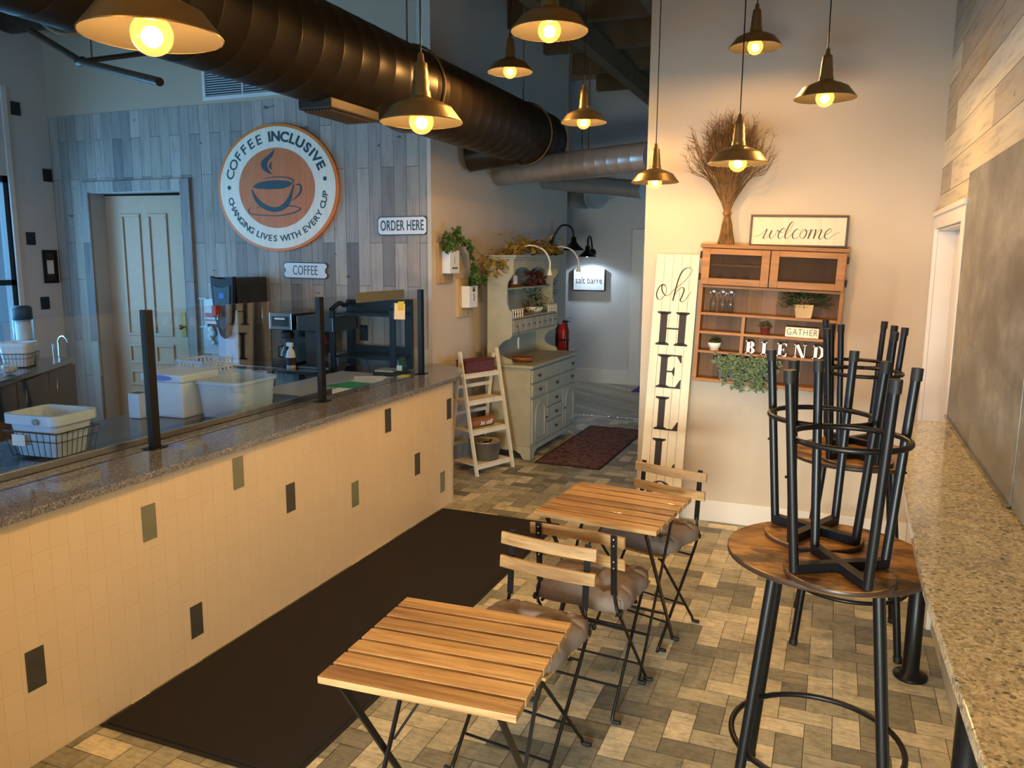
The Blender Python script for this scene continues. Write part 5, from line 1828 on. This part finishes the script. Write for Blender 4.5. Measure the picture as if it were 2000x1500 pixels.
stroke(mb, [(345, 318), (318, 312), (288, 345), (278, 395), (295, 430), (325, 420), (352, 372), (345, 325), (315, 322), (322, 365), (352, 398), (385, 385), (410, 350)], 0.0018, 0.0042)
stroke(mb, [(410, 350), (470, 300), (525, 235), (540, 195), (520, 176), (480, 190), (450, 240), (430, 320), (410, 435)], 0.0018, 0.0050)
stroke(mb, [(410, 435), (430, 370), (470, 330), (492, 345), (480, 395), (468, 428), (490, 438), (520, 405), (545, 360)], 0.0018, 0.0046)
mb.build('script_lettering', M['ink'], hs)

# pine wall shelf, hung slightly crooked
sh = thing('pine_shelf', 'rustic pine wall shelf with two screened doors, hung slightly crooked', 'shelf', (-0.812, 5.33, 1.888))
sh.rotation_euler = (0, TILT, 0)
SWD, SHT, SDP = 0.875, 0.875, 0.118


def SPt(u, d, z):
    """a spot on the shelf in room coordinates"""
    return (-0.812 + u * math.cos(TILT) + z * math.sin(TILT), 5.33 + d, 1.888 - u * math.sin(TILT) + z * math.cos(TILT))


MB().box(-0.012, SWD + 0.012, -0.012, SDP, -0.024, 0.0).build('top_board', M['pine_x'], sh, bev=0.003)
MB().box(0, 0.022, 0, SDP, -SHT, -0.024).build('side_board', M['pine'], sh, bev=0.002)
MB().box(SWD - 0.022, SWD, 0, SDP, -SHT, -0.024).build('side_board', M['pine'], sh, bev=0.002)
MB().box(0.0, SWD, -0.004, SDP, -SHT - 0.022, -SHT).build('bottom_board', M['pine_x'], sh, bev=0.003)
nb_ = 9
for k in range(nb_):
    x0 = 0.022 + k * (SWD - 0.044) / nb_
    MB().box(x0 + 0.0005, x0 + (SWD - 0.044) / nb_ - 0.0005, SDP - 0.012, SDP - 0.002, -SHT, -0.024).build('back_plank', M['back_board'] if k % 5 != 4 else M['pine'], sh)
zs = {'a': -0.262, 'b': -0.440, 'c': -0.563, 'd': -0.690}
for kk, z in zs.items():
    MB().box(0.022, SWD - 0.022, 0.002, SDP - 0.013, z - 0.016, z).build('shelf_board', M['pine_x'], sh, bev=0.001)
MB().box(0.285, 0.305, 0.002, SDP - 0.013, zs['c'], zs['b'] - 0.016).build('divider', M['pine'], sh)
MB().box(0.285, 0.305, 0.002, SDP - 0.013, zs['d'], zs['c'] - 0.016).build('divider', M['pine'], sh)
for (x0, x1, hx) in ((0.006, 0.425, 0.0), (0.431, SWD - 0.006, SWD)):
    d_ = thing('x', None, None)
    bpy.data.objects.remove(d_)
    mb = MB()
    z0, z1 = -0.258, -0.028
    mb.box(x0, x0 + 0.05, -0.018, -0.002, z0, z1).box(x1 - 0.05, x1, -0.018, -0.002, z0, z1).box(x0 + 0.05, x1 - 0.05, -0.018, -0.002, z0, z0 + 0.042).box(x0 + 0.05, x1 - 0.05, -0.018, -0.002, z1 - 0.036, z1)
    dd = mb.build('cabinet_door', M['pine_x'], sh, bev=0.002)
    MB().box(x0 + 0.05, x1 - 0.05, -0.011, -0.009, z0 + 0.042, z1 - 0.036).build('door_screen', M['screen'], dd)
    for hz in (-0.07, -0.21):
        MB().tube([(hx + (-0.004 if hx == 0 else 0.004), -0.008, hz - 0.022), (hx + (-0.004 if hx == 0 else 0.004), -0.008, hz + 0.022)], 0.006, 8).build('hinge', M['black_matte'], dd)
MB().box(0.06, 0.37, 0.03, SDP - 0.013, -0.138, -0.126).build('inner_shelf', M['pine_x'], sh)

# swing-top bottles
lbl = ['left swing-top glass bottle of three on the pine shelf', 'middle and widest swing-top glass bottle on the pine shelf', 'right swing-top glass bottle of three on the pine shelf']
for k, u in enumerate((0.088, 0.147, 0.200)):
    t = thing('glass_bottle', lbl[k], 'bottle', SPt(u, 0.055, zs['b'] + 0.0005), 0, 'swing-top bottles on the pine shelf')
    t.rotation_euler = (0, TILT, 0)
    r_ = 0.027 if k == 1 else 0.022
    MB().lathe([(0.001, 0), (r_, 0.001), (r_, 0.06), (r_ * .9, 0.075), (0.009, 0.095), (0.009, 0.115), (0.012, 0.12), (0.012, 0.128)]).build('bottle_body', M['clear_pl'], t)
    MB().lathe([(0.001, 0.145), (0.010, 0.142), (0.011, 0.129), (0.001, 0.129)]).build('stopper', M['white_plastic'], t)
    MB().tube([(-0.011, 0, 0.11), (-0.022, -0.004, 0.128), (-0.014, 0, 0.148), (0.0, 0, 0.153), (0.014, 0, 0.148), (0.022, -0.004, 0.128), (0.011, 0, 0.11)], 0.0014, 5).build('wire_bail', M['chrome'], t)
for k, u in enumerate((0.115, 0.20, 0.28)):
    t = thing('drinking_glass', ('leftmost', 'middle', 'rightmost')[k] + ' of three upturned glasses behind the left pine cabinet door', 'glass', SPt(u, 0.065, zs['a'] + 0.0005), 0, 'glasses in the pine cabinet')
    t.rotation_euler = (0, TILT, 0)
    MB().lathe([(0.026, 0), (0.03, 0.03), (0.024, 0.06), (0.004, 0.068), (0.004, 0.085), (0.024, 0.088)]).build('glass_body', M['clear_pl'], t)


def pot_square(t):
    mb = MB()
    a, b = 0.046, 0.058
    mb.add([(-a, -a * .8, 0), (a, -a * .8, 0), (a, a * .8, 0), (-a, a * .8, 0), (-b, -b * .8, 0.085), (b, -b * .8, 0.085), (b, b * .8, 0.085), (-b, b * .8, 0.085)], [(3, 2, 1, 0), (4, 5, 6, 7), (0, 1, 5, 4), (1, 2, 6, 5), (2, 3, 7, 6), (3, 0, 4, 7)])
    mb.build('planter_box', M['pale_wood'], t, bev=0.003)


t = bush('potted_fern', 'feathery green fern in a square whitewashed wood pot on the pine shelf', 'plant', SPt(0.655, 0.055, zs['b'] + 0.0005), M['dark_leaf'], 420, 0.15, 0.045, 0.085, 0.045, 0.009, False, pot_square, up=0.4, seed=11, base=0.09, stems=9)


def pot_red(t):
    MB().lathe([(0.001, 0), (0.024, 0.0), (0.031, 0.048), (0.034, 0.048), (0.034, 0.055), (0.001, 0.052)]).build('pot', M['terracotta'], t)


def pot_white(t):
    MB().lathe([(0.001, 0), (0.032, 0.0), (0.034, 0.008), (0.001, 0.009)]).build('saucer', M['pale_wood'], t)
    MB().lathe([(0.001, 0.009), (0.026, 0.009), (0.040, 0.03), (0.044, 0.052), (0.040, 0.052), (0.001, 0.046)]).build('pot', M['white_plastic'], t)


bush('succulent', 'small grey green succulent in a brick red pot on the pine shelf', 'plant', SPt(0.43, 0.05, zs['c'] + 0.0005), M['sage_leaf'], 60, 0.035, 0.03, 0.022, 0.02, 0.012, False, pot_red, seed=13, base=0.052)
bush('succulent', 'dark green succulent in a white bowl on the lower left pine cell', 'plant', SPt(0.12, 0.05, zs['d'] + 0.0005), M['dark_leaf'], 70, 0.03, 0.026, 0.03, 0.022, 0.012, False, pot_white, seed=14, base=0.05)


def trough(t):
    MB().box(-0.17, 0.17, -0.04, 0.04, 0, 0.07).build('trough', M['rustic_edge'], t, bev=0.004)


random.seed(40)
t = thing('variegated_ivy', 'wide trailing variegated ivy on the bottom of the pine shelf', 'plant', SPt(0.335, 0.052, -SHT + 0.0005))
trough(t)
mb, ms = MB(), MB()
for i in range(60):
    x0 = random.uniform(-0.16, 0.16)
    dx = random.uniform(-0.07, 0.07)
    dz = random.choice([0.05, 0.02, -0.03, -0.05, -0.01]) if abs(x0) < 0.1 else random.uniform(-0.01, 0.05)
    if x0 > 0.0 and random.random() < 0.3:
        dz = -0.08
    P = smooth_path([(x0, 0, 0.07), (x0 + dx * .5, -0.03, 0.13), (x0 + dx, -0.085, 0.10 + dz), (x0 + dx * 1.2, -0.095, 0.07 + dz * 1.3)], 4)
    ms.tube(P, 0.0014, 4)
    for p in P[2:]:
        for _ in range(2):
            leaf(mb, p + Vector((random.uniform(-.018, .018), random.uniform(-.02, .005), random.uniform(-.015, .025))), (random.uniform(-1, 1), random.uniform(-.9, .1), random.uniform(-.9, .5)), (random.uniform(-.5, .5), -1, random.uniform(-.2, .9)), 0.030, 0.016, True)
mb.build('foliage', M['sage_leaf'], t)
ms.build('vine', M['straw'], t)

# GATHER block and BLEND letters
t = thing('gather_block', 'pale wooden block reading GATHER on the pine shelf', 'sign', SPt(0.655, 0.03, zs['c'] + 0.0005))
t.rotation_euler = (0, TILT, 0)
MB().box(-0.10, 0.10, 0, 0.022, 0, 0.062).build('block_body', M['sign_cream'], t, bev=0.002)
text_mesh(mb := MB(), 'GATHER', 0.058, Matrix.Translation((0, -0.001, 0.031)) @ FRONT, 0.0015, 0.78, bold=-0.0008, spacing=1.12)
mb.build('lettering', M['ink'], t)
for ch, u in (('B', 0.352), ('L', 0.447), ('E', 0.545), ('N', 0.655), ('D', 0.765)):
    o = MB()
    polys, w_ = serif(ch, 0.082, 0.24)
    for P in polys:
        o.prism([(x - w_ / 2, z) for x, z in P], 0, 0.014)
    o = o.build('letter', M['white_plastic'])
    o.location = SPt(u, 0.02, zs['d'] + 0.0005)
    o.rotation_euler = (0, TILT, 0)
    tag(o, 'white standing letter %s of the word on the lower pine shelf' % ch, 'letter', 'white letters on the pine shelf')

# welcome sign on top of the shelf
t = thing('welcome_sign', 'white sign with dark frame reading welcome on top of the pine shelf', 'sign', SPt(0.572, 0.058, 0.0005))
t.rotation_euler = (R(-3), R(1.2), 0)
ww, wh = 0.582, 0.197
mb = MB()
mb.box(-ww / 2, ww / 2, 0, 0.02, 0, 0.013).box(-ww / 2, ww / 2, 0, 0.02, wh - 0.013, wh).box(-ww / 2, -ww / 2 + 0.013, 0, 0.02, 0.013, wh - 0.013).box(ww / 2 - 0.013, ww / 2, 0, 0.02, 0.013, wh - 0.013)
mb.build('frame', M['rustic_edge'], t, bev=0.0015)
MB().box(-ww / 2 + 0.013, ww / 2 - 0.013, 0.006, 0.012, 0.013, wh - 0.013).build('white_panel', M['sign_cream'], t)
kx = ww / 780.0
FW = Matrix(((1, 0, 0, 0), (0, 0, -1, 0.0055), (0, 1, 0, 0), (0, 0, 0, 1)))


def cw_(px_, py_):
    return ((px_ - 1362) * kx, 0.098 - (py_ - 988 - (px_ - 1362) * 0.03) * kx)


mb = MB()
for pts, r1 in (([(1005, 1025), (1050, 1018), (1090, 985), (1112, 965), (1098, 1005), (1085, 1040), (1100, 1045), (1130, 1010), (1152, 975), (1135, 1025), (1150, 1046), (1178, 1020), (1195, 975)], 0.0036),
                ([(1195, 975), (1215, 990), (1245, 995), (1262, 975), (1245, 960), (1215, 990), (1205, 1030), (1225, 1048), (1262, 1020)], 0.0036),
                ([(1262, 1020), (1310, 950), (1322, 915), (1305, 912), (1282, 950), (1262, 1010), (1265, 1045), (1290, 1040), (1325, 1000)], 0.0038),
                ([(1370, 975), (1350, 970), (1325, 1000), (1322, 1035), (1342, 1050), (1375, 1030)], 0.0036),
                ([(1375, 1030), (1385, 990), (1415, 972), (1430, 1000), (1415, 1040), (1390, 1045), (1382, 1015), (1410, 985), (1450, 985)], 0.0036),
                ([(1450, 985), (1468, 975), (1455, 1010), (1445, 1052)], 0.0042), ([(1445, 1052), (1470, 1000), (1495, 975), (1500, 990), (1488, 1052)], 0.0042),
                ([(1488, 1052), (1512, 1000), (1538, 975), (1545, 990), (1530, 1040), (1545, 1056), (1575, 1020)], 0.0040),
                ([(1575, 1020), (1600, 1010), (1625, 985), (1612, 970), (1580, 1000), (1575, 1040), (1598, 1055), (1635, 1030), (1660, 1010), (1690, 1005)], 0.0036)):
    ribbon(mb, [cw_(*p) for p in pts], 0.0012, r1, FW, 5)
mb.build('script_lettering', M['ink'], t)

# dried grass bundle
random.seed(55)
t = thing('dried_grass_bundle', 'tied bundle of dry brown grass standing on the pine shelf', 'bundle', SPt(0.135, 0.06, 0.0005))
mb, mt = MB(), MB()
for i in range(330):
    a = random.uniform(0, 2 * PI)
    rb = 0.055 * math.sqrt(random.random())
    x0, y0 = rb * math.cos(a), rb * math.sin(a) * .6
    sx = random.gauss(0, 1)
    tx, ty = sx * 0.10 - 0.0, random.uniform(-0.10, 0.03)
    tx = max(-0.26, min(0.27, tx))
    H_ = random.uniform(0.56, 0.80) - abs(tx) * 0.25
    cxn, cyn = x0 * .30, y0 * .30
    P = smooth_path([(x0, y0, 0), (cxn, cyn, 0.195), (tx * .46, ty * .4, 0.40), (tx * .88, ty * .8, H_ * .86), (tx, ty, H_)], 3)
    mb.tube(P, [0.0026] * (len(P) - 3) + [0.0018, 0.0014, 0.0008], 3, caps=False)
    for k in range(7):
        q = P[-1 - random.randint(0, 4)]
        d = Vector((tx * 2 + random.uniform(-.8, .8), random.uniform(-.5, .2), random.uniform(.1, 1)))
        mt.tube([q, q + d.normalized() * random.uniform(0.03, 0.07)], [0.0014, 0.0005], 3, caps=False)
mb.build('stalks', M['straw'], t)
mt.build('seed_heads', M['straw'], t)
MB().lathe([(0.024, 0.185), (0.027, 0.19), (0.027, 0.205), (0.024, 0.21)]).build('tie_band', M['log'], t)

# ================================================================ GRANITE BAR ON THE RIGHT
bar = thing('granite_bar', 'narrow tan speckled granite bar along the right wall on black pipe posts', 'bar', (0, 0, 0))
P = [(.541, 4.06), (.385, 4.045), (.335, 3.80), (.267, 3.34), (.248, 2.74), (.236, 2.25), (.232, 1.96), (.240, 1.62), (.250, 1.2), (.253, -0.6), (.541, -0.6)]
mb = MB()
mb.prism(P, 1.038, 1.068)
mb.v = [Vector((p.x, p.z, p.y)) for p in mb.v]
mb.build('granite_top', M['granite_tan'], bar, bev=0.003)
y2 = ax(1893, 1480, 0.42).y
for y in (3.656, y2, -0.3):
    MB().lathe([(0.001, 0.001), (0.068, 0.001), (0.07, 0.012), (0.045, 0.016), (0.043, 0.03), (0.034, 0.034), (0.034, 1.02), (0.06, 1.022), (0.06, 1.037), (0.001, 1.038)], (0.413, y, 0), 28).build('post', M['black'], bar)

# ================================================================ BISTRO SETS


def bistro_table(label, loc, rz):
    t = thing('bistro_table', label, 'table', loc, rz, 'slatted bistro tables')
    n = 7
    W_, D_, Z_ = 0.555, 0.53, 0.70
    sw = (D_ - (n - 1) * 0.013) / n
    for k in range(n):
        y0 = -D_ / 2 + k * (sw + 0.013)
        MB().box(-W_ / 2, W_ / 2, y0, y0 + sw, Z_ - 0.020, Z_).build('table_slat', M['slat'], t, bev=0.002)
    for x in (-0.215, 0.215):
        MB().bar((x, -D_ / 2 + 0.02, Z_ - 0.0255), (x, D_ / 2 - 0.02, Z_ - 0.0255), 0.02, 0.010).build('top_rail', M['iron'], t)
    for sx in (-1, 1):
        x = sx * 0.225
        MB().bar((x, -0.235, Z_ - 0.03), (x, 0.225, 0.012), 0.008, 0.020, (0, 1, 0)).build('leg', M['iron'], t)
        x2 = sx * 0.212
        MB().bar((x2, 0.225, Z_ - 0.03), (x2, -0.225, 0.012), 0.008, 0.018, (0, 1, 0)).build('leg', M['iron'], t)
        for yy, xx in ((0.228, x), (-0.228, x2)):
            MB().tube([(xx, yy, 0.010), (xx + sx * 0.03, yy, 0.010)], 0.0095, 8).build('foot', M['black_matte'], t)
    MB().tube([(-0.225, 0.12, 0.175), (0.225, 0.12, 0.175)], 0.006, 8).build('stretcher', M['iron'], t)
    MB().tube([(-0.212, -0.12, 0.175), (0.212, -0.12, 0.175)], 0.006, 8).build('stretcher', M['iron'], t)
    MB().tube([(-0.205, 0.02, 0.36), (-0.02, 0.10, Z_ - 0.03)], 0.004, 6).build('brace', M['iron'], t)
    return t


t1 = bistro_table('nearest slatted acacia bistro table at the bottom of the photo', (-0.94, 1.911, 0), R(3.0))
bistro_table('second slatted acacia bistro table, in front of the HELLO board', (-0.857, 3.393, 0), R(-6))


def cushion_mesh(parent, s=0.195, h_=0.066, z=0.448, seed=0, lift=0.0):
    N = 48
    rnd = random.Random(seed)
    ph = rnd.uniform(0, 6)
    vs, fs = [], []
    tufts = [(0, 0), (-.5, -.5), (.5, -.5), (-.5, .5), (.5, .5)]

    def P(i, j, top):
        u, v = -1 + 2 * i / N, -1 + 2 * j / N
        k = 1 - 0.035 * (1 - max(abs(u), abs(v)) ** 2) * 0 
        e = (1 - abs(u) ** 3.2) * (1 - abs(v) ** 3.2)
        e = max(0, e) ** 0.45
        d = 1.0
        for a, b in tufts:
            r2 = ((u - a) ** 2 + (v - b) ** 2)
            d -= 0.80 * math.exp(-r2 / 0.022)
        for a, b, c_x, c_y in ((-.5, -.5, .5, .5), (-.5, .5, .5, -.5), (-.5, -.5, -1, -1), (.5, .5, 1, 1), (-.5, .5, -1, 1), (.5, -.5, 1, -1), (-.5, -.5, -.5, -1), (.5, -.5, .5, -1), (-.5, .5, -.5, 1), (.5, .5, .5, 1), (-.5, -.5, -1, -.5), (-.5, .5, -1, .5), (.5, -.5, 1, -.5), (.5, .5, 1, .5)):
            ex, ey = c_x - a, c_y - b
            tt = max(0, min(1, ((u - a) * ex + (v - b) * ey) / (ex * ex + ey * ey)))
            dd2 = (u - a - tt * ex) ** 2 + (v - b - tt * ey) ** 2
            d -= 0.20 * math.exp(-dd2 / 0.003) / 1.0
        d = max(0.12, d)
        cr = 0.10 * math.sin(5 * u + ph) * math.sin(4 * v + ph)
        rr = 1 - 0.05 * (abs(u) * abs(v)) ** 2
        scal = 1 - 0.03 * math.cos(2 * PI * u) * (abs(v) > .9) - 0.03 * math.cos(2 * PI * v) * (abs(u) > .9)
        zz = (h_ * e * (d + cr) + 0.006) if top else -(0.3 * h_ * e) * 0
        if top:
            zz += 0.028 * (abs(u) ** 4 * abs(v) ** 4)
        return (u * s * rr * scal, v * s * rr * scal, z + 0.004 + zz + (0.012 if top else 0))
    for top in (True, False):
        b = len(vs)
        for j in range(N + 1):
            for i in range(N + 1):
                vs.append(P(i, j, top))
        for j in range(N):
            for i in range(N):
                q = (b + j * (N + 1) + i, b + j * (N + 1) + i + 1, b + (j + 1) * (N + 1) + i + 1, b + (j + 1) * (N + 1) + i)
                fs.append(q if top else tuple(reversed(q)))
    M1 = (N + 1) ** 2
    edge = [i for i in range(N)] + [j * (N + 1) + N for j in range(N)] + [N * (N + 1) + i for i in range(N, 0, -1)] + [j * (N + 1) for j in range(N, 0, -1)]
    for a in range(len(edge)):
        b2 = (a + 1) % len(edge)
        fs.append((edge[a], edge[b2], M1 + edge[b2], M1 + edge[a]))
    mb = MB().add(vs, fs, True)
    return mb


def bistro_chair(label, loc, rz, seed=0, cush=True, rot=0.0):
    """faces local -y"""
    t = thing('bistro_chair', label, 'chair', loc, rz, 'folding slatted bistro chairs')
    for z in (0.745, 0.655):
        yb_ = 0.185 + (z - 0.45) * 0.10
        P = [(-0.195 + 0.39 * i / 8, yb_ - 0.030 + 0.014 * (abs(-1 + i / 4) ** 2) - 0.014) for i in range(9)]
        mb = MB()
        m_ = []
        for i in range(8):
            (xa, ya), (xb, yb2) = P[i], P[i + 1]
            z0, z1 = z - 0.022, z + 0.022
            mb.add([(xa, ya, z0), (xb, yb2, z0), (xb, yb2 + 0.012, z0), (xa, ya + 0.012, z0), (xa, ya + 0.004, z1), (xb, yb2 + 0.004, z1), (xb, yb2 + 0.016, z1), (xa, ya + 0.016, z1)],
                   [(3, 2, 1, 0), (4, 5, 6, 7), (0, 1, 5, 4), (2, 3, 7, 6)] + ([(3, 0, 4, 7)] if i == 0 else []) + ([(1, 2, 6, 5)] if i == 7 else []))
        mb.build('back_slat', M['slat'], t, merge=True)
    for sx in (-1, 1):
        x = sx * 0.155
        b1, b2 = (x, 0.186, 0.53), (x, 0.207, 0.775)
        MB().bar(b1, b2, 0.024, 0.005, (0, 1, 0)).build('back_upright', M['iron'], t)
        mb = MB()
        for z in (0.732, 0.758, 0.642, 0.668):
            y_ = 0.186 + (z - .53) / .245 * .021 + 0.003
            mb.ball((x, y_, z), 0.0045, 6)
        mb.build('bolts', M['chrome'], t)
        P = [(x, 0.186, 0.54), (x + sx * 0.01, 0.18, 0.48), (x + sx * 0.02, 0.15, 0.42), (x + sx * 0.02, -0.185, 0.03), (x + sx * 0.02, -0.19, 0.010)]
        MB().tube(smooth_path(P, 4), 0.0068, 8).build('leg', M['iron'], t)
        P = [(x + sx * 0.005, -0.175, 0.435), (x + sx * 0.005, 0.175, 0.03), (x + sx * 0.005, 0.182, 0.010)]
        MB().tube(P, 0.0068, 8).build('leg', M['iron'], t)
        for fx, fy in ((x + sx * 0.02, -0.19), (x + sx * 0.005, 0.182)):
            MB().tube([(fx, fy, 0.0095), (fx + 0.024 * sx, fy, 0.0095), (fx + 0.034 * sx, fy, 0.012)], 0.0085, 8).build('foot', M['black_matte'], t)
        MB().tube([(x, -0.185, 0.438), (x, 0.165, 0.438)], 0.006, 8).build('seat_rail', M['iron'], t)
        MB().tube([(x + sx * 0.012, 0.172, 0.455), (x + sx * 0.03, 0.172, 0.455)], 0.014, 10).build('pivot', M['iron'], t)
    MB().tube([(-0.175, -0.115, 0.11), (0.175, -0.115, 0.11)], 0.005, 8).build('stretcher', M['iron'], t)
    MB().tube([(-0.16, 0.11, 0.115), (0.16, 0.11, 0.115)], 0.005, 8).build('stretcher', M['iron'], t)
    MB().tube([(-0.175, 0.11, 0.375), (0.175, 0.11, 0.375)], 0.005, 8).build('stretcher', M['iron'], t)
    for k in range(6):
        y0 = -0.19 + k * 0.060
        MB().box(-0.185, 0.185, y0, y0 + 0.048, 0.4445, 0.456).build('seat_slat', M['slat'], t, bev=0.0015)
    if cush:
        c = cushion_mesh(None, seed=seed, z=0.456)
        q = thing('seat_cushion', CUSH[seed], 'cushion', loc, rz + rot, 'tufted seat cushions')
        c.build('cushion_body', M['cushion'], q)
        MB().tube([(-0.15, 0.17, 0.462), (-0.165, 0.19, 0.458), (-0.16, 0.2, 0.44)], 0.002, 5).tube([(0.15, 0.17, 0.462), (0.165, 0.19, 0.458), (0.16, 0.2, 0.44)], 0.002, 5).build('ties', M['cushion'], q)
    return t


CUSH = {1: 'taupe tufted cushion half under the nearest slatted table', 2: 'taupe tufted cushion on the chair whose back faces the camera between the tables', 3: 'taupe tufted cushion on the far chair in front of the HELLO board'}
bistro_chair('folding chair at the far side of the nearest table, back overlapping the dark mat', (-0.945, 2.475, 0), R(-7), 1)
bistro_chair('folding slatted chair seen from behind between the two slatted tables', (-0.842, 3.01, 0), R(180 - 5), 2)
bistro_chair('folding slatted chair at the far side of the second table by the HELLO board', (-0.76, 3.70, 0), R(-17), 3)

# ================================================================ HIGH TABLES AND UPTURNED STOOLS


def high_table(label, loc, rz):
    t = thing('high_table', label, 'table', loc, rz, 'round high tables by the bar')
    MB().disc(0.302, 0.882, 0.9, n=64, bev=0.002).build('round_top', M['rustic'], t)
    MB().lathe([(0.3025, 0.8835), (0.3035, 0.885), (0.3035, 0.897), (0.3025, 0.8985)], n=64).build('edge_band', M['rustic_edge'], t)
    for sx in (-1, 1):
        for sy in (-1, 1):
            MB().tube([(sx * 0.145, sy * 0.14, 0.862), (sx * 0.222, sy * 0.213, 0.02)], 0.0165, 14).build('leg', M['black'], t)
            MB().tube([(sx * 0.2215, sy * 0.2125, 0.028), (sx * 0.224, sy * 0.215, 0.0)], 0.019, 14).build('foot_cap', M['black_matte'], t)
    MB().bar((-0.155, -0.15, 0.871), (0.155, 0.15, 0.871), 0.03, 0.022).build('top_brace', M['black'], t)
    MB().bar((-0.155, 0.15, 0.871), (0.155, -0.15, 0.871), 0.03, 0.0215).build('top_brace', M['black'], t)
    MB().tube(arc((0, 0), 0.262, 0, 2 * PI * 47 / 48, 47, 'xy', 0.27), 0.0095, 10, closed=True).build('foot_ring', M['black'], t)
    return t


high_table('round brown high table nearest the camera, carrying two upturned stools', (0.035, 2.565, 0), R(-3))
high_table('farther round brown high table by the doorway end of the bar', (0.148, 3.99, 0), 0)


def stool(label, loc, rz):
    """upside down: seat disc on the table, legs in the air"""
    t = thing('bar_stool', label, 'stool', loc, rz, 'upturned bar stools')
    MB().disc(0.151, 0.0005, 0.018, n=48, bev=0.002).build('seat', M['rustic'], t)
    MB().lathe([(0.1512, 0.003), (0.1522, 0.005), (0.1522, 0.014), (0.1512, 0.016)], n=48).build('edge_band', M['rustic_edge'], t)
    b, s_ = 0.098, 0.133
    MB().bar((-b, -b, 0.033), (b, b, 0.033), 0.028, 0.028).build('seat_bracket', M['black'], t, bev=0.001)
    MB().bar((-b, b, 0.033), (b, -b, 0.033), 0.028, 0.0275).build('seat_bracket', M['black'], t, bev=0.001)
    for sx in (-1, 1):
        for sy in (-1, 1):
            MB().tube([(sx * b, sy * b, 0.022), (sx * s_, sy * s_, 0.592)], 0.0135, 14).build('leg', M['black'], t)
            MB().tube([(sx * s_ * .9965, sy * s_ * .9965, 0.565), (sx * (s_ + 0.001), sy * (s_ + 0.001), 0.60)], 0.0158, 14).build('foot_cap', M['black_matte'], t)
            MB().tube([(sx * (b + .017), sy * (b + .017), 0.30), (sx * (b + .031), sy * (b + .031), 0.30)], 0.004, 8).build('bolt', M['black'], t)
    MB().tube(arc((0, 0), 0.157, 0, 2 * PI * 39 / 40, 39, 'xy', 0.405), 0.0085, 10, closed=True).build('foot_ring', M['black'], t)
    return t


s0 = stool('upturned black stool at the front of the near high table', (0.064, 2.368, 0.9), R(-15))
dup(s0, (-0.013, 2.675, 0.9), R(18), 'upturned black stool at the back left of the near high table')
dup(s0, (0.140, 3.815, 0.9), R(-12), 'upturned black stool at the front of the far high table')
dup(s0, (0.115, 4.125, 0.9), R(6), 'upturned black stool at the back of the far high table')

# ================================================================ PENDANT LAMPS


def pendant(label, loc, power=1.0):
    t = thing('pendant_lamp', label, 'lamp', loc, 0, 'brass shaded pendant lamps')
    pr = [(0.140, 0.0), (0.1405, 0.003), (0.138, 0.006), (0.108, 0.044), (0.104, 0.050), (0.072, 0.066), (0.045, 0.075), (0.034, 0.082), (0.033, 0.088)]
    MB().lathe(pr, n=48).build('shade', M['gun'], t)
    MB().lathe([(0.1385, 0.0005), (0.1065, 0.043), (0.1025, 0.0485), (0.071, 0.0645), (0.02, 0.072)], n=48).build('shade_lining', M['shade_in'], t)
    MB().lathe([(0.033, 0.085), (0.032, 0.10), (0.029, 0.105), (0.0285, 0.135), (0.026, 0.14), (0.0255, 0.165), (0.023, 0.17), (0.022, 0.192), (0.012, 0.198), (0.010, 0.222), (0.003, 0.228)], n=28).build('socket_neck', M['gun'], t)
    MB().tube([(0, 0, 0.226), (0, 0, CZ - loc[2])], 0.0028, 6).build('cord', M['iron'], t)
    MB().lathe([(0.001, 0), (0.055, 0.0), (0.06, 0.02), (0.06, 0.024)], (0, 0, CZ - loc[2] - 0.024)).build('ceiling_cup', M['iron'], t)
    b = MB().ball((0, 0, 0.004), 0.042, 16).build('bulb', M['bulb'], t)
    MB().lathe([(0.014, 0.036), (0.014, 0.07)], n=16).build('bulb_cap', M['brass'], b)
    l = bpy.data.lights.new('pendant_light', 'POINT')
    l.energy = LAMP_W * power
    l.color = LAMP_COL
    l.shadow_soft_size = 0.024
    lo = bpy.data.objects.new('pendant_light', l)
    C.objects.link(lo)
    lo.parent = t
    lo.location = (0, 0, 0.012)
    return t


for (u, v, z, lab) in ((297, 72, 2.24, 'largest pendant lamp, cut by the top left edge of the photo'),
                       (823, 240, 2.245, 'pendant lamp hanging in front of the big duct, right of the round sign'),
                       (1073, 62, 2.60, 'pendant lamp at the top centre of the photo'),
                       (996, 141, 2.91, 'pendant lamp seen below the ceiling beam, left of the top centre one'),
                       (1140, 240, 2.61, 'pendant lamp above the galvanised hallway ducts'),
                       (1475, 93, 2.93, 'highest pendant lamp over the shelf wall, by its middle'),
                       (1611, 193, 2.54, 'rightmost pendant lamp, over the shelf wall near the corner'),
                       (1441, 320, 2.238, 'pendant lamp in front of the dried grass bundle'),
                       (1279, 357, 2.235, 'lowest small pendant lamp at the left end of the shelf wall')):
    p = az(u, v, z)
    pendant(lab, (p.x, p.y, p.z), 0.52 if ('shelf wall' in lab) else 1.0)
# the row goes on behind the camera
for k, (x, y, z) in enumerate(((-1.3, 0.1, 2.5), (-0.2, 0.6, 2.75))):
    pendant(('pendant lamp near the counter just outside the left of the photo', 'pendant lamp over the bar just above the camera')[k], (x, y, z))
